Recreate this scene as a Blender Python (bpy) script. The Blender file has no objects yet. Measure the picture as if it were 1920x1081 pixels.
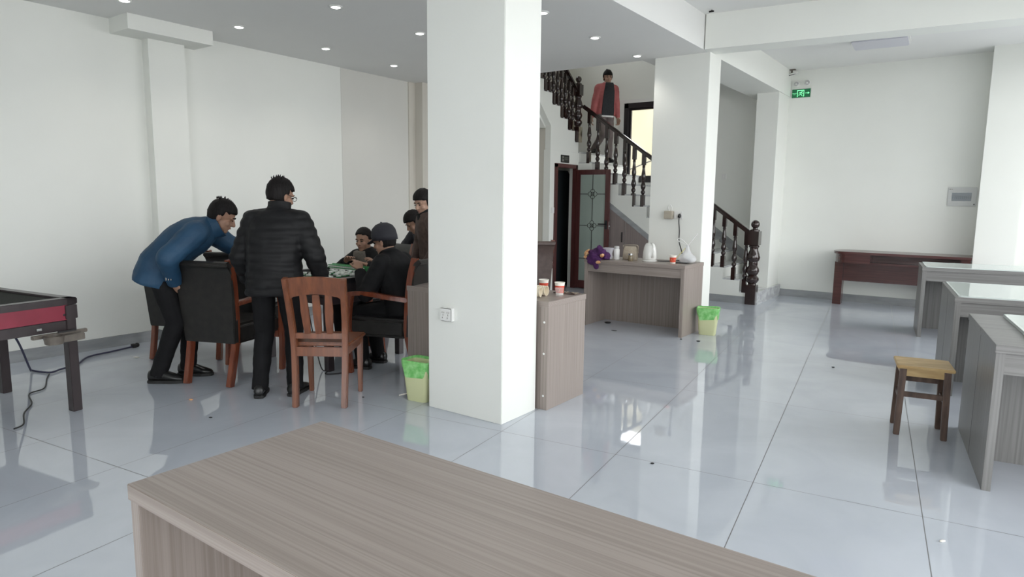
import bpy, bmesh, math, random
from mathutils import Vector, Matrix, Euler
R = math.radians
PI = math.pi
sc = bpy.context.scene
C = sc.collection

# ------------------------------------------------------------------ camera, sky, lights, exposure
yaw, pitch, roll = R(35.697), R(7.640), R(0.652)
fwd0 = Vector((-math.sin(yaw), math.cos(yaw), 0)); right0 = Vector((math.cos(yaw), math.sin(yaw), 0)); up0 = Vector((0, 0, 1))
fwd = fwd0 * math.cos(pitch) - up0 * math.sin(pitch)
upv = fwd0 * math.sin(pitch) + up0 * math.cos(pitch)
rt = right0 * math.cos(roll) + upv * math.sin(roll)
up = upv * math.cos(roll) - right0 * math.sin(roll)
cam_d = bpy.data.cameras.new('camera'); cam = bpy.data.objects.new('camera', cam_d); C.objects.link(cam)
cam_d.sensor_width = 36; cam_d.lens = 1236.74 * 36 / 1920; cam_d.clip_start = 0.05
m = Matrix((rt, up, -fwd)).transposed().to_4x4(); m.translation = (0, 0, 1.45)
cam.matrix_world = m
sc.camera = cam

w = bpy.data.worlds.new('sky'); sc.world = w; w.use_nodes = True
bg = w.node_tree.nodes['Background']; bg.inputs[0].default_value = (0.96, 0.985, 1.0, 1); bg.inputs[1].default_value = 5.4
sc.view_settings.view_transform = 'Standard'; sc.view_settings.look = 'None'
sc.view_settings.gamma = 1; sc.view_settings.use_curve_mapping = False
sc.view_settings.exposure = 0.08
sc.cycles.max_bounces = 10; sc.cycles.diffuse_bounces = 6; sc.cycles.sample_clamp_indirect = 6

def portal(loc, rot, sx, sy):
    l = bpy.data.lights.new('window_daylight', 'AREA'); l.shape = 'RECTANGLE'; l.size = sx; l.size_y = sy
    l.cycles.is_portal = True
    o = bpy.data.objects.new('window_daylight', l); o.location = loc; o.rotation_euler = rot; C.objects.link(o)
portal((-6.88, 9.5, 5.05), Euler((R(90), 0, R(-90))), 1.6, 1.1)  # sky through the unseen opening added high in the stairwell's left wall
TH = R(7.127)                                   # the right-hand bay and the floor tiles are turned by this angle
def tw(x, y, z=0):                              # turned frame -> world
    return Vector((x * math.cos(TH) - y * math.sin(TH), x * math.sin(TH) + y * math.cos(TH), z))
RX = 2.22                                       # right wall, in the turned frame
WINS = [(-1.6, 1.2), (1.6, 4.6), (4.9, 7.9), (8.1, 10.35)]
for a, b in WINS:
    p = tw(RX + 0.02, (a + b) / 2, 1.675)
    portal(p, Euler((R(90), 0, R(90) + TH)), b - a, 2.95)
for a, b in ((-1.9, 0.0), (0.5, 2.4)):
    portal(((a + b) / 2, -2.98, 1.55), Euler((R(90), 0, PI)), b - a, 2.7)

# ------------------------------------------------------------------ materials
def mat(name, col, rough=0.5, metal=0.0, spec=0.5, emit=None, es=0, alpha=None, trans=0, coat=0):
    M = bpy.data.materials.new(name); M.use_nodes = True
    b = M.node_tree.nodes['Principled BSDF']
    b.inputs['Base Color'].default_value = (*col, 1); b.inputs['Roughness'].default_value = rough
    b.inputs['Metallic'].default_value = metal; b.inputs['Specular IOR Level'].default_value = spec
    if emit: b.inputs['Emission Color'].default_value = (*emit, 1); b.inputs['Emission Strength'].default_value = es
    if trans: b.inputs['Transmission Weight'].default_value = trans
    if coat: b.inputs['Coat Weight'].default_value = coat; b.inputs['Coat Roughness'].default_value = 0.08
    return M
def N(M, t, **kw):
    n = M.node_tree.nodes.new(t)
    for k, v in kw.items(): setattr(n, k, v)
    return n
def L(M, a, b): M.node_tree.links.new(a, b)
def noisy(name, c1, c2, scale=(4, 4, 4), rough=0.5, detail=4, bump=0.0, bscale=None, spec=0.5, coat=0, lo=0.35, hi=0.65, nscale=1.0, dist=0):
    """colour varying between two tones by stretched noise, optional bump"""
    M = mat(name, c1, rough, spec=spec, coat=coat)
    b = M.node_tree.nodes['Principled BSDF']
    tc = N(M, 'ShaderNodeTexCoord'); mp = N(M, 'ShaderNodeMapping'); mp.inputs['Scale'].default_value = scale
    nz = N(M, 'ShaderNodeTexNoise'); nz.inputs['Scale'].default_value = nscale; nz.inputs['Detail'].default_value = detail
    nz.inputs['Distortion'].default_value = dist
    rp = N(M, 'ShaderNodeValToRGB'); rp.color_ramp.elements[0].position = lo; rp.color_ramp.elements[1].position = hi
    rp.color_ramp.elements[0].color = (*c1, 1); rp.color_ramp.elements[1].color = (*c2, 1)
    L(M, tc.outputs['Object'], mp.inputs['Vector']); L(M, mp.outputs[0], nz.inputs['Vector'])
    L(M, nz.outputs['Fac'], rp.inputs['Fac']); L(M, rp.outputs['Color'], b.inputs['Base Color'])
    if bump:
        bp = N(M, 'ShaderNodeBump'); bp.inputs['Strength'].default_value = bump; bp.inputs['Distance'].default_value = 0.01
        if bscale:
            n2 = N(M, 'ShaderNodeTexNoise'); n2.inputs['Scale'].default_value = bscale; n2.inputs['Detail'].default_value = 3
            L(M, tc.outputs['Object'], n2.inputs['Vector']); L(M, n2.outputs['Fac'], bp.inputs['Height'])
        else: L(M, nz.outputs['Fac'], bp.inputs['Height'])
        L(M, bp.outputs['Normal'], b.inputs['Normal'])
    return M
M = {}
M['wall'] = noisy('white_wall_paint', (0.79, 0.80, 0.76), (0.82, 0.83, 0.79), (1, 1, 1), 0.55, bump=0.03, bscale=60, spec=0.3)
M['ceil'] = noisy('white_ceiling_paint', (0.78, 0.78, 0.765), (0.80, 0.80, 0.785), (1, 1, 1), 0.7, spec=0.2)
M['beige'] = noisy('beige_wall_panel', (0.60, 0.57, 0.51), (0.63, 0.60, 0.54), (1, 1, 1), 0.5, spec=0.3)
M['panel'] = noisy('pale_grey_wall_panel', (0.66, 0.65, 0.61), (0.69, 0.68, 0.64), (1, 1, 1), 0.45, spec=0.3)
M['base'] = noisy('grey_skirting_tile', (0.26, 0.27, 0.28), (0.34, 0.35, 0.36), (3, 3, 12), 0.15)
M['step'] = noisy('grey_marble', (0.42, 0.43, 0.44), (0.60, 0.61, 0.62), (5, 5, 9), 0.12, detail=8, dist=1.5)
M['cupboard'] = noisy('brown_cupboard_board', (0.215, 0.175, 0.17), (0.25, 0.205, 0.195), (60, 60, 2), 0.45)
LA, LB = (0.258, 0.217, 0.193), (0.330, 0.283, 0.256)
M['lam_x'] = noisy('laminate_grain_lengthways', LA, LB, (1.0, 130, 130), 0.38, detail=5, lo=0.36, hi=0.62, spec=0.45)
M['lam_z'] = noisy('laminate_grain_upright', LA, LB, (130, 130, 1.0), 0.38, detail=5, lo=0.36, hi=0.62, spec=0.45)
M['gx'] = noisy('grey_laminate_lengthways', (0.170, 0.165, 0.160), (0.230, 0.225, 0.219), (1.2, 95, 95), 0.38, detail=5, lo=0.36, hi=0.62)
M['gz'] = noisy('grey_laminate_upright', (0.170, 0.165, 0.160), (0.230, 0.225, 0.219), (95, 95, 1.2), 0.38, detail=5, lo=0.36, hi=0.62)
M['edge'] = noisy('laminate_edge_band', (0.34, 0.31, 0.29), (0.42, 0.39, 0.37), (40, 40, 3), 0.4)
M['redwood'] = noisy('red_brown_polished_wood', (0.14, 0.034, 0.016), (0.21, 0.054, 0.024), (30, 30, 3), 0.25, coat=0.4)
M['chairwood'] = noisy('orange_brown_wood', (0.125, 0.040, 0.017), (0.20, 0.066, 0.027), (40, 40, 3), 0.3, detail=5, coat=0.3)
M['mahog'] = noisy('dark_mahogany_lacquer', (0.015, 0.007, 0.006), (0.030, 0.011, 0.009), (25, 25, 4), 0.18, coat=0.6)
M['deskred'] = noisy('dark_red_wood_veneer', (0.055, 0.014, 0.013), (0.085, 0.023, 0.020), (3, 60, 60), 0.25, coat=0.3)
M['doorred'] = noisy('dark_red_door_frame', (0.070, 0.018, 0.018), (0.095, 0.028, 0.026), (40, 40, 3), 0.3)
M['leather'] = noisy('black_leather', (0.012, 0.011, 0.010), (0.020, 0.018, 0.016), (20, 20, 20), 0.42, bump=0.1, bscale=140)
M['brownleather'] = noisy('brown_leather', (0.075, 0.050, 0.043), (0.10, 0.068, 0.058), (20, 20, 20), 0.4, bump=0.1, bscale=140)
M['stoolseat'] = noisy('worn_yellow_wood', (0.42, 0.27, 0.10), (0.56, 0.39, 0.18), (6, 30, 30), 0.4, detail=6)
M['stoolleg'] = noisy('worn_brown_wood', (0.060, 0.034, 0.026), (0.14, 0.085, 0.060), (30, 30, 5), 0.5, detail=6)
M['black'] = mat('black_plastic', (0.012, 0.012, 0.013), 0.4)
M['tablemetal'] = noisy('dark_brown_painted_metal', (0.030, 0.022, 0.024), (0.040, 0.030, 0.032), (20, 20, 4), 0.3)
M['felt'] = noisy('dark_felt', (0.035, 0.037, 0.034), (0.045, 0.047, 0.044), (80, 80, 80), 0.9, spec=0.1)
M['crimson'] = noisy('crimson_panel', (0.20, 0.016, 0.035), (0.24, 0.022, 0.045), (5, 5, 5), 0.35)
M['greyplastic'] = noisy('grey_brown_plastic', (0.11, 0.095, 0.080), (0.15, 0.13, 0.11), (30, 30, 30), 0.35)
M['white'] = mat('white_plastic', (0.78, 0.78, 0.76), 0.35)
M['paper'] = mat('white_paper', (0.80, 0.77, 0.70), 0.6)
M['ivory'] = mat('ivory_paper_cup', (0.78, 0.70, 0.55), 0.6)
M['red'] = noisy('red_cup_print', (0.62, 0.055, 0.030), (0.68, 0.10, 0.05), (60, 60, 60), 0.5)
M['chrome'] = mat('brushed_steel', (0.55, 0.55, 0.55), 0.25, metal=1)
M['cord'] = mat('dark_cable_rubber', (0.02, 0.02, 0.022), 0.5)
M['bluecord'] = mat('blue_grey_cable', (0.035, 0.035, 0.075), 0.5)
M['bin'] = mat('pale_yellow_plastic', (0.66, 0.68, 0.40), 0.45)
M['bag'] = noisy('green_bin_liner', (0.16, 0.52, 0.13), (0.34, 0.70, 0.28), (25, 25, 25), 0.35, bump=0.5, bscale=30)
M['glass'] = mat('tabletop_glass', (0.50, 0.57, 0.55), 0.03, spec=0.8)
M['glassedge'] = mat('white_glass_edge', (0.62, 0.68, 0.66), 0.2)
M['frost'] = noisy('frosted_green_glass', (0.30, 0.36, 0.32), (0.34, 0.40, 0.36), (2, 2, 2), 0.25)
M['etched'] = mat('dark_glass_lead_line', (0.04, 0.045, 0.042), 0.4)
M['lamp'] = mat('lit_downlight', (1, 1, 1), 0.4, emit=(1, 0.99, 0.95), es=14)
M['lilac'] = mat('unlit_lilac_diffuser', (0.60, 0.60, 0.66), 0.35)
M['signgreen'] = mat('exit_sign_face', (0.006, 0.07, 0.03), 0.3, emit=(0.0, 0.16, 0.05), es=0.35)
M['signlit'] = mat('exit_sign_lit_symbol', (0.3, 0.9, 0.5), 0.4, emit=(0.25, 1.0, 0.45), es=0.85)
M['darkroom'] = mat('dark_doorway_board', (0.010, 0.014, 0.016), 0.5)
M['purple'] = noisy('purple_cloth', (0.040, 0.006, 0.060), (0.075, 0.014, 0.10), (30, 30, 30), 0.8, bump=0.4, bscale=40)
M['orangecloth'] = noisy('orange_cloth', (0.55, 0.22, 0.08), (0.75, 0.50, 0.28), (30, 30, 30), 0.8)
M['tan'] = noisy('tan_canvas', (0.38, 0.32, 0.25), (0.45, 0.39, 0.31), (40, 40, 40), 0.7)
M['kettle'] = mat('glossy_white_kettle', (0.78, 0.78, 0.75), 0.15, coat=0.5)
M['film'] = mat('clear_plastic_film', (0.85, 0.87, 0.88), 0.15)
M['winframe'] = mat('dark_window_frame', (0.020, 0.017, 0.020), 0.35)
M['outwall'] = noisy('pale_yellow_outside_wall', (0.33, 0.30, 0.215), (0.38, 0.345, 0.255), (0.8, 0.8, 0.8), 0.9)
M['outdark'] = noisy('outside_paving', (0.35, 0.34, 0.32), (0.42, 0.41, 0.39), (1, 1, 1), 0.9)
M['tilegreen'] = mat('green_tile_back', (0.03, 0.30, 0.08), 0.3)
M['tilewhite'] = mat('ivory_game_tile', (0.72, 0.75, 0.70), 0.3)
M['mat_green'] = noisy('green_rail', (0.04, 0.25, 0.08), (0.06, 0.30, 0.10), (10, 10, 10), 0.4)
def film_mat(name, col, op, rough=0.15):
    m_ = bpy.data.materials.new(name); m_.use_nodes = True; nt = m_.node_tree
    b = nt.nodes['Principled BSDF']; b.inputs['Base Color'].default_value = (*col, 1); b.inputs['Roughness'].default_value = rough
    b.inputs['Alpha'].default_value = op
    return m_
M['film'] = film_mat('clear_plastic_film', (0.85, 0.87, 0.88), 0.35)
M['pane'] = film_mat('window_pane_glass', (0.8, 0.85, 0.85), 0.06, 0.02)

def floor_mat():
    m_ = mat('polished_grey_floor_tile', (0.4, 0.4, 0.4), 0.05, spec=0.5)
    b = m_.node_tree.nodes['Principled BSDF']
    tc = N(m_, 'ShaderNodeTexCoord')
    mp = N(m_, 'ShaderNodeMapping'); mp.vector_type = 'POINT'; mp.inputs['Rotation'].default_value = (0, 0, -TH)
    L(m_, tc.outputs['Object'], mp.inputs['Vector'])
    sx = N(m_, 'ShaderNodeSeparateXYZ'); L(m_, mp.outputs[0], sx.inputs[0])
    def line(out, off, step, half):
        a = N(m_, 'ShaderNodeMath', operation='ADD'); a.inputs[1].default_value = -off + 1000 * step + step / 2; L(m_, out, a.inputs[0])
        f = N(m_, 'ShaderNodeMath', operation='MODULO'); f.inputs[1].default_value = step; L(m_, a.outputs[0], f.inputs[0])
        s = N(m_, 'ShaderNodeMath', operation='SUBTRACT'); s.inputs[1].default_value = step / 2; L(m_, f.outputs[0], s.inputs[0])
        ab = N(m_, 'ShaderNodeMath', operation='ABSOLUTE'); L(m_, s.outputs[0], ab.inputs[0])
        lt = N(m_, 'ShaderNodeMath', operation='LESS_THAN'); lt.inputs[1].default_value = half; L(m_, ab.outputs[0], lt.inputs[0])
        return lt.outputs[0]
    lx = line(sx.outputs['X'], -0.455, 0.757, 0.0022); ly = line(sx.outputs['Y'], 3.50, 1.53, 0.0022)
    mx = N(m_, 'ShaderNodeMath', operation='MAXIMUM'); L(m_, lx, mx.inputs[0]); L(m_, ly, mx.inputs[1])
    nz = N(m_, 'ShaderNodeTexNoise'); nz.inputs['Scale'].default_value = 1.6; nz.inputs['Detail'].default_value = 8; nz.inputs['Distortion'].default_value = 1.2
    L(m_, mp.outputs[0], nz.inputs['Vector'])
    rp = N(m_, 'ShaderNodeValToRGB'); rp.color_ramp.elements[0].position = 0.3; rp.color_ramp.elements[1].position = 0.72
    rp.color_ramp.elements[0].color = (0.49, 0.525, 0.585, 1); rp.color_ramp.elements[1].color = (0.56, 0.595, 0.655, 1)
    L(m_, nz.outputs['Fac'], rp.inputs['Fac'])
    mix = N(m_, 'ShaderNodeMixRGB'); mix.inputs[2].default_value = (0.16, 0.16, 0.165, 1)
    L(m_, mx.outputs[0], mix.inputs['Fac']); L(m_, rp.outputs['Color'], mix.inputs[1]); L(m_, mix.outputs[0], b.inputs['Base Color'])
    n2 = N(m_, 'ShaderNodeTexNoise'); n2.inputs['Scale'].default_value = 9; n2.inputs['Detail'].default_value = 2
    L(m_, mp.outputs[0], n2.inputs['Vector'])
    bp = N(m_, 'ShaderNodeBump'); bp.inputs['Strength'].default_value = 0.006; bp.inputs['Distance'].default_value = 0.02
    b.inputs['IOR'].default_value = 1.95
    L(m_, n2.outputs['Fac'], bp.inputs['Height']); L(m_, bp.outputs['Normal'], b.inputs['Normal'])
    ro = N(m_, 'ShaderNodeMath', operation='MULTIPLY_ADD'); ro.inputs[1].default_value = 0.5; ro.inputs[2].default_value = 0.03
    L(m_, mx.outputs[0], ro.inputs[0]); L(m_, ro.outputs[0], b.inputs['Roughness'])
    return m_
M['floor'] = floor_mat()

# ------------------------------------------------------------------ mesh helpers
class MB:
    def __init__(s): s.bm = bmesh.new()
    def _add(s, vs, fs):
        v = [s.bm.verts.new(p) for p in vs]
        for f in fs:
            try: s.bm.faces.new([v[i] for i in f])
            except ValueError: pass
        return v
    def box(s, x0, x1, y0, y1, z0, z1):
        x0, x1 = min(x0, x1), max(x0, x1); y0, y1 = min(y0, y1), max(y0, y1); z0, z1 = min(z0, z1), max(z0, z1)
        s._add([(x0,y0,z0),(x1,y0,z0),(x1,y1,z0),(x0,y1,z0),(x0,y0,z1),(x1,y0,z1),(x1,y1,z1),(x0,y1,z1)],
               [(0,3,2,1),(4,5,6,7),(0,1,5,4),(1,2,6,5),(2,3,7,6),(3,0,4,7)]); return s
    def rings(s, rings, cap=True, closed=False):
        n = len(rings[0]); vs = [p for r in rings for p in r]; fs = []
        K = len(rings)
        for k in range(K if closed else K - 1):
            a, b = k * n, ((k + 1) % K) * n
            for i in range(n):
                j = (i + 1) % n; fs.append((a + i, a + j, b + j, b + i))
        if cap and not closed: fs.append(tuple(reversed(range(n)))); fs.append(tuple((K - 1) * n + i for i in range(n)))
        s._add(vs, fs); return s
    def tube(s, pts, r, n=10, cap=True, flat=None):
        """circular (or elliptic via flat=(axis, k)) tube through points; r a number or list"""
        pts = [Vector(p) for p in pts]; K = len(pts); rr = r if isinstance(r, (list, tuple)) else [r] * K
        rings = []; u = None
        for k in range(K):
            t = (pts[min(k + 1, K - 1)] - pts[max(k - 1, 0)]).normalized()
            if u is None:
                h = Vector((0, 0, 1)) if abs(t.z) < 0.9 else Vector((1, 0, 0)); u = t.cross(h).normalized()
            else: u = (u - t * u.dot(t)).normalized()
            v = t.cross(u)
            rings.append([pts[k] + (u * math.cos(2*PI*i/n) + v * math.sin(2*PI*i/n)) * rr[k] for i in range(n)])
        return s.rings(rings, cap)
    def bar(s, pts, wx, wy, side=None):
        """rectangular bar through points; wx across `side`, wy the other way; numbers or lists"""
        pts = [Vector(p) for p in pts]; K = len(pts); side = Vector(side or (1, 0, 0)); rings = []
        for k in range(K):
            t = (pts[min(k + 1, K - 1)] - pts[max(k - 1, 0)]).normalized()
            u = (side - t * side.dot(t)).normalized(); v = t.cross(u)
            a = (wx[k] if isinstance(wx, (list, tuple)) else wx) / 2; b = (wy[k] if isinstance(wy, (list, tuple)) else wy) / 2
            rings.append([pts[k] + u * a + v * b, pts[k] - u * a + v * b, pts[k] - u * a - v * b, pts[k] + u * a - v * b])
        return s.rings(rings)
    def lathe(s, prof, o=(0, 0, 0), n=20, sx=1, sy=1):
        o = Vector(o)
        return s.rings([[o + Vector((r * math.cos(2*PI*i/n) * sx, r * math.sin(2*PI*i/n) * sy, z)) for i in range(n)] for r, z in prof])
    def prism(s, poly, f0, f1):
        """polygon (2-D points) mapped by f0 and f1 to two 3-D outlines"""
        return s.rings([[Vector(f0(*p)) for p in poly], [Vector(f1(*p)) for p in poly]])
    def ball(s, c, rx, ry=None, rz=None, n=14, rot=None):
        ry = ry or rx; rz = rz or rx; c = Vector(c); vs = []; fs = []
        K = n // 2 + 1; rot = rot or Matrix.Identity(3)
        vs.append(c + rot @ Vector((0, 0, -rz)))
        for k in range(1, K):
            th = -PI/2 + PI * k / K
            for i in range(n): vs.append(c + rot @ Vector((rx*math.cos(th)*math.cos(2*PI*i/n), ry*math.cos(th)*math.sin(2*PI*i/n), rz*math.sin(th))))
        vs.append(c + rot @ Vector((0, 0, rz))); T = len(vs) - 1
        for i in range(n): fs.append((0, 1 + (i+1) % n, 1 + i)); fs.append((T, T - n + i, T - n + (i+1) % n))
        for k in range(K - 2):
            for i in range(n):
                a, b = 1 + k*n + i, 1 + k*n + (i+1) % n; fs.append((a, b, b + n, a + n))
        s._add(vs, fs); return s
    def caps(s, p0, p1, r0, r1, n=14, flat0=False, flat1=False, el=None):
        """tapered capsule; el=(vector, k) widens it along a vector"""
        p0, p1 = Vector(p0), Vector(p1); t = p1 - p0; Ln = max(t.length, 1e-5); t = t / Ln
        h = Vector((0, 0, 1)) if abs(t.z) < 0.9 else Vector((0, 1, 0))
        u = t.cross(h).normalized(); v = t.cross(u); prof = []
        if not flat0: prof += [(-r0*math.cos(a), r0*math.sin(a)) for a in (0.12, 0.5, 0.9, 1.25)]
        prof += [(0, r0), (Ln*0.5, (r0+r1)/2), (Ln, r1)]
        if not flat1: prof += [(Ln + r1*math.cos(a), r1*math.sin(a)) for a in (1.25, 0.9, 0.5, 0.12)]
        R_ = []
        for d, r in prof:
            R_.append([])
            for i in range(n):
                q = (u*math.cos(2*PI*i/n) + v*math.sin(2*PI*i/n)) * r
                if el: e = Vector(el[0]); q = q + e * (q.dot(e) * (el[1] - 1))
                R_[-1].append(p0 + t*d + q)
        return s.rings(R_)
    def done(s, bevel=0, seg=2):
        bmesh.ops.recalc_face_normals(s.bm, faces=s.bm.faces[:])
        if bevel:
            es = [e for e in s.bm.edges if len(e.link_faces) == 2 and e.calc_face_angle(0) > 0.6]
            bmesh.ops.bevel(s.bm, geom=es, offset=bevel, segments=seg, affect='EDGES', clamp_overlap=True)
        return s.bm
def obj(name, mb, m_, parent=None, bevel=0, smooth=False, seg=2, label=None):
    me = bpy.data.meshes.new(name); bm = mb.done(bevel, seg); bm.to_mesh(me); bm.free()
    if smooth:
        for p in me.polygons: p.use_smooth = True
    if isinstance(m_, (list, tuple)):
        for q in m_: me.materials.append(q)
    else: me.materials.append(m_)
    o = bpy.data.objects.new(name, me); C.objects.link(o)
    if smooth == 'auto': me.set_sharp_from_angle(angle=R(38))
    if parent: o.parent = parent
    if label: o['label'] = label
    return o
def tag(o, label, cat, group=None):
    o['label'] = label; o['category'] = cat
    if group: o['group'] = group
    return o
def thing(name, label, cat, loc=(0, 0, 0), rz=0, group=None):
    o = bpy.data.objects.new(name, None); C.objects.link(o); o.location = loc; o.rotation_euler = (0, 0, rz); o.empty_display_size = 0.1
    return tag(o, label, cat, group)
def struct(name, mb, m_, parent=None, bevel=0, label=None):
    o = obj(name, mb, m_, parent, bevel)
    if not parent: o['kind'] = 'structure'
    if label: o['label'] = label
    return o
def dup(root, loc, rz, label, group=None):
    r = root.copy(); C.objects.link(r); r.location = loc; r.rotation_euler = (0, 0, rz); r['label'] = label
    if group: r['group'] = group
    for ch in list(root.children):
        c = ch.copy(); C.objects.link(c); c.parent = r
        for g in list(ch.children):
            d = g.copy(); C.objects.link(d); d.parent = c
    return r
def smooth_pts(pts, n=6):
    pts = [Vector(p) for p in pts]; P = [pts[0]] + pts + [pts[-1]]; out = []
    for i in range(1, len(P) - 2):
        for k in range(n):
            t = k / n; a, b, c, d = P[i-1], P[i], P[i+1], P[i+2]
            out.append(0.5 * ((2*b) + (c - a)*t + (2*a - 5*b + 4*c - d)*t*t + (3*b - a - 3*c + d)*t**3))
    out.append(pts[-1]); return out
def text_mesh(s, size, name, m_, parent, mw, depth=0.001, align='CENTER', label=None):
    cu = bpy.data.curves.new(name, 'FONT'); cu.body = s; cu.size = size; cu.align_x = align; cu.align_y = 'CENTER'; cu.extrude = depth
    t = bpy.data.objects.new(name, cu); C.objects.link(t); dg = bpy.context.evaluated_depsgraph_get(); dg.update()
    me = bpy.data.meshes.new_from_object(t.evaluated_get(dg)); C.objects.unlink(t); bpy.data.objects.remove(t)
    me.transform(mw); me.materials.clear(); me.materials.append(m_)
    o = bpy.data.objects.new(name, me); C.objects.link(o); o.parent = parent
    if label: o['label'] = label
    return o

# ------------------------------------------------------------------ the shell
H1, H2, HT = 3.07, 3.43, 6.2          # low ceiling, high ceiling, top of the stairwell
LX, YB, YF = -6.767, 10.90, -3.0      # left wall, far wall, street side
struct('floor', MB().box(-7.2, 3.4, -3.6, 11.6, -0.12, 0), M['floor'])
struct('wall_left', MB().box(LX - 0.2, LX, YF, 5.674, 0, H1), M['wall'])
struct('wall_left_panel', MB().box(LX - 0.2, LX - 0.004, 5.680, 7.0, 0, H1), M['panel'])
t_ = MB().box(LX - 0.01, LX + 0.012, 6.868, 6.880, 0, H1); t_.box(LX - 0.2, LX + 0.006, 6.88, 7.0, 0, H1)
struct('trim_1', t_, M['beige'])
struct('wall_back_left', MB().box(LX - 0.2, -6.62, 7.0, 7.16, 0, H1).box(-6.86, -6.62, 7.16, 8.7, 0, HT).box(-6.86, -6.62, 8.7, 10.3, 0, 4.5).box(-6.86, -6.62, 8.7, 10.3, 5.6, HT).box(-6.86, -6.62, 10.3, YB, 0, HT), M['beige'])  # includes a high unseen opening, added to let more light onto the stairs
struct('wall_far', MB().box(-7.0, -5.42, YB, YB + 0.2, 0, HT).box(-5.42, -4.55, YB, YB + 0.2, 0, 1.78).box(-5.42, -4.55, YB, YB + 0.2, 3.16, HT).box(-4.55, 1.6, YB, YB + 0.2, 0, HT), M['wall'])
struct('baseboard_left', MB().box(LX, LX + 0.012, YF, 3.265, 0, 0.105).box(LX, LX + 0.012, 3.62, 7.0, 0, 0.105).box(LX + 0.1, LX + 0.129, 3.262, 3.623, 0, 0.105).box(LX, LX + 0.13, 3.252, 3.265, 0, 0.105), M['base'])
struct('baseboard_far', MB().box(-2.64, 0.9, YB - 0.012, YB, 0, 0.11), M['base'])
struct('pilaster_left', MB().box(LX - 0.01, LX + 0.117, 3.265, 3.62, 0, 2.935), M['wall'])
struct('boxed_beam', MB().box(LX - 0.01, -6.41, 2.98, 3.785, 2.935, H1 + 0.01), M['wall'])
struct('ceiling', MB().box(-7.0, -2.645, YF, 7.32, H1, 3.60), M['ceil'])
struct('ceiling_right', MB().box(-2.645, 3.4, YF, 7.5, H2, 3.60), M['ceil'])
struct('ceiling_far', MB().box(-4.2, 2.0, 7.33, YB, H2 + 0.005, 3.62), M['ceil'])
struct('ceiling_stairwell', MB().box(-7.0, -3.5, 7.2, YB + 0.2, HT, HT + 0.1), M['ceil'])
struct('wall_stairwell', MB().box(-4.3, -4.2, 7.3, YB, 3.62, HT).box(-6.9, -4.2, 7.2, 7.318, 3.58, HT), M['wall'])
mb = MB(); bx0, bx1 = tw(-2.62 * 1, 0), None
def turned_box(mb, ax, ay, length, depth, z0, z1, ang=TH, back=False):
    d = Vector((math.cos(ang), math.sin(ang), 0)); n = Vector((-math.sin(ang), math.cos(ang), 0)); a = Vector((ax, ay, 0))
    P = [a, a + d*length, a + d*length + n*depth, a + n*depth]
    return mb.rings([[p + Vector((0, 0, z0)) for p in P], [p + Vector((0, 0, z1)) for p in P]])
struct('beam_across', turned_box(MB(), -2.632, 7.148, 5.6, 0.30, 3.07, 3.50, R(6.5)), M['wall'])
struct('beam_deep', MB().box(-3.14, -2.63, 7.6, YB, 3.055, 3.60), M['wall'])
struct('pillar_front', MB().box(-3.098, -2.460, 3.322, 3.718, 0, H1 + 0.005), M['wall'], bevel=0.004)
struct('pillar_middle', MB().box(-3.263, -2.622, 7.300, 7.665, 0, 3.40), M['wall'], bevel=0.004)
struct('pillar_far', MB().box(-2.957, -2.645, 10.3, YB + 0.01, 0, 3.055), M['wall'])
struct('pillar_right', MB().box(-0.137, 0.30, 10.52, YB + 0.01, 0, H2 + 0.01), M['wall'])
# right wall (turned) with large windows, street front with large windows
def wallstrip(mb, a, b, z0, z1, th=0.22):
    P = [tw(RX, a), tw(RX + th, a), tw(RX + th, b), tw(RX, b)]
    return mb.rings([[p + Vector((0, 0, z0)) for p in P], [p + Vector((0, 0, z1)) for p in P]])
mb = MB(); prev = -3.6
for a, b in WINS + [(11.3, 11.3)]:
    wallstrip(mb, prev, a, 0, 3.6)
    if a < 11: wallstrip(mb, a, b, 0, 0.2); wallstrip(mb, a, b, 3.15, 3.6)
    prev = b
struct('wall_right', mb, M['wall'])
for i, (a, b) in enumerate(WINS):
    f = MB()
    for u, v, z0, z1 in ((a, b, 0.2, 0.25), (a, b, 3.10, 3.15), (a, a + 0.05, 0.2, 3.15), (b - 0.05, b, 0.2, 3.15), ((a+b)/2 - 0.025, (a+b)/2 + 0.025, 0.2, 3.15)):
        P = [tw(RX + 0.08, u), tw(RX + 0.14, u), tw(RX + 0.14, v), tw(RX + 0.08, v)]
        f.rings([[p + Vector((0, 0, z0)) for p in P], [p + Vector((0, 0, z1)) for p in P]])
    struct('window_%d' % (i + 2), f, M['winframe'])
mb = MB(); prev = -7.0
for a, b in ((-1.9, 0.0), (0.5, 2.4), (3.4, 3.4)):
    mb.box(prev, a, YF - 0.2, YF, 0, 3.6)
    if a < 3: mb.box(a, b, YF - 0.2, YF, 0, 0.2); mb.box(a, b, YF - 0.2, YF, 2.9, 3.6)
    prev = b
struct('wall_street', mb, M['wall'])
# outside
struct('ground_outside', MB().box(-30, 30, -30, 40, -0.3, -0.13), M['outdark'])
tag(obj('house_outside', MB().box(-14, -1, 15.5, 18, -0.13, 4.3).box(-14.3, -0.7, 15.3, 18.2, 4.3, 4.5), M['outwall']), 'pale yellow house wall seen through the staircase window', 'building')
for k, (z0, z1) in enumerate(((2.75, 3.25), (2.25, 2.8))):
    tag(obj('overhead_wire', MB().tube([(-8.2, 15.5, z0 - 0.75), (-2.6, 15.49, z1 + 0.75)], 0.012, 6), M['cord']), ('upper' if k == 0 else 'lower') + ' thin wire slanting across the staircase window', 'wire')

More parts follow.
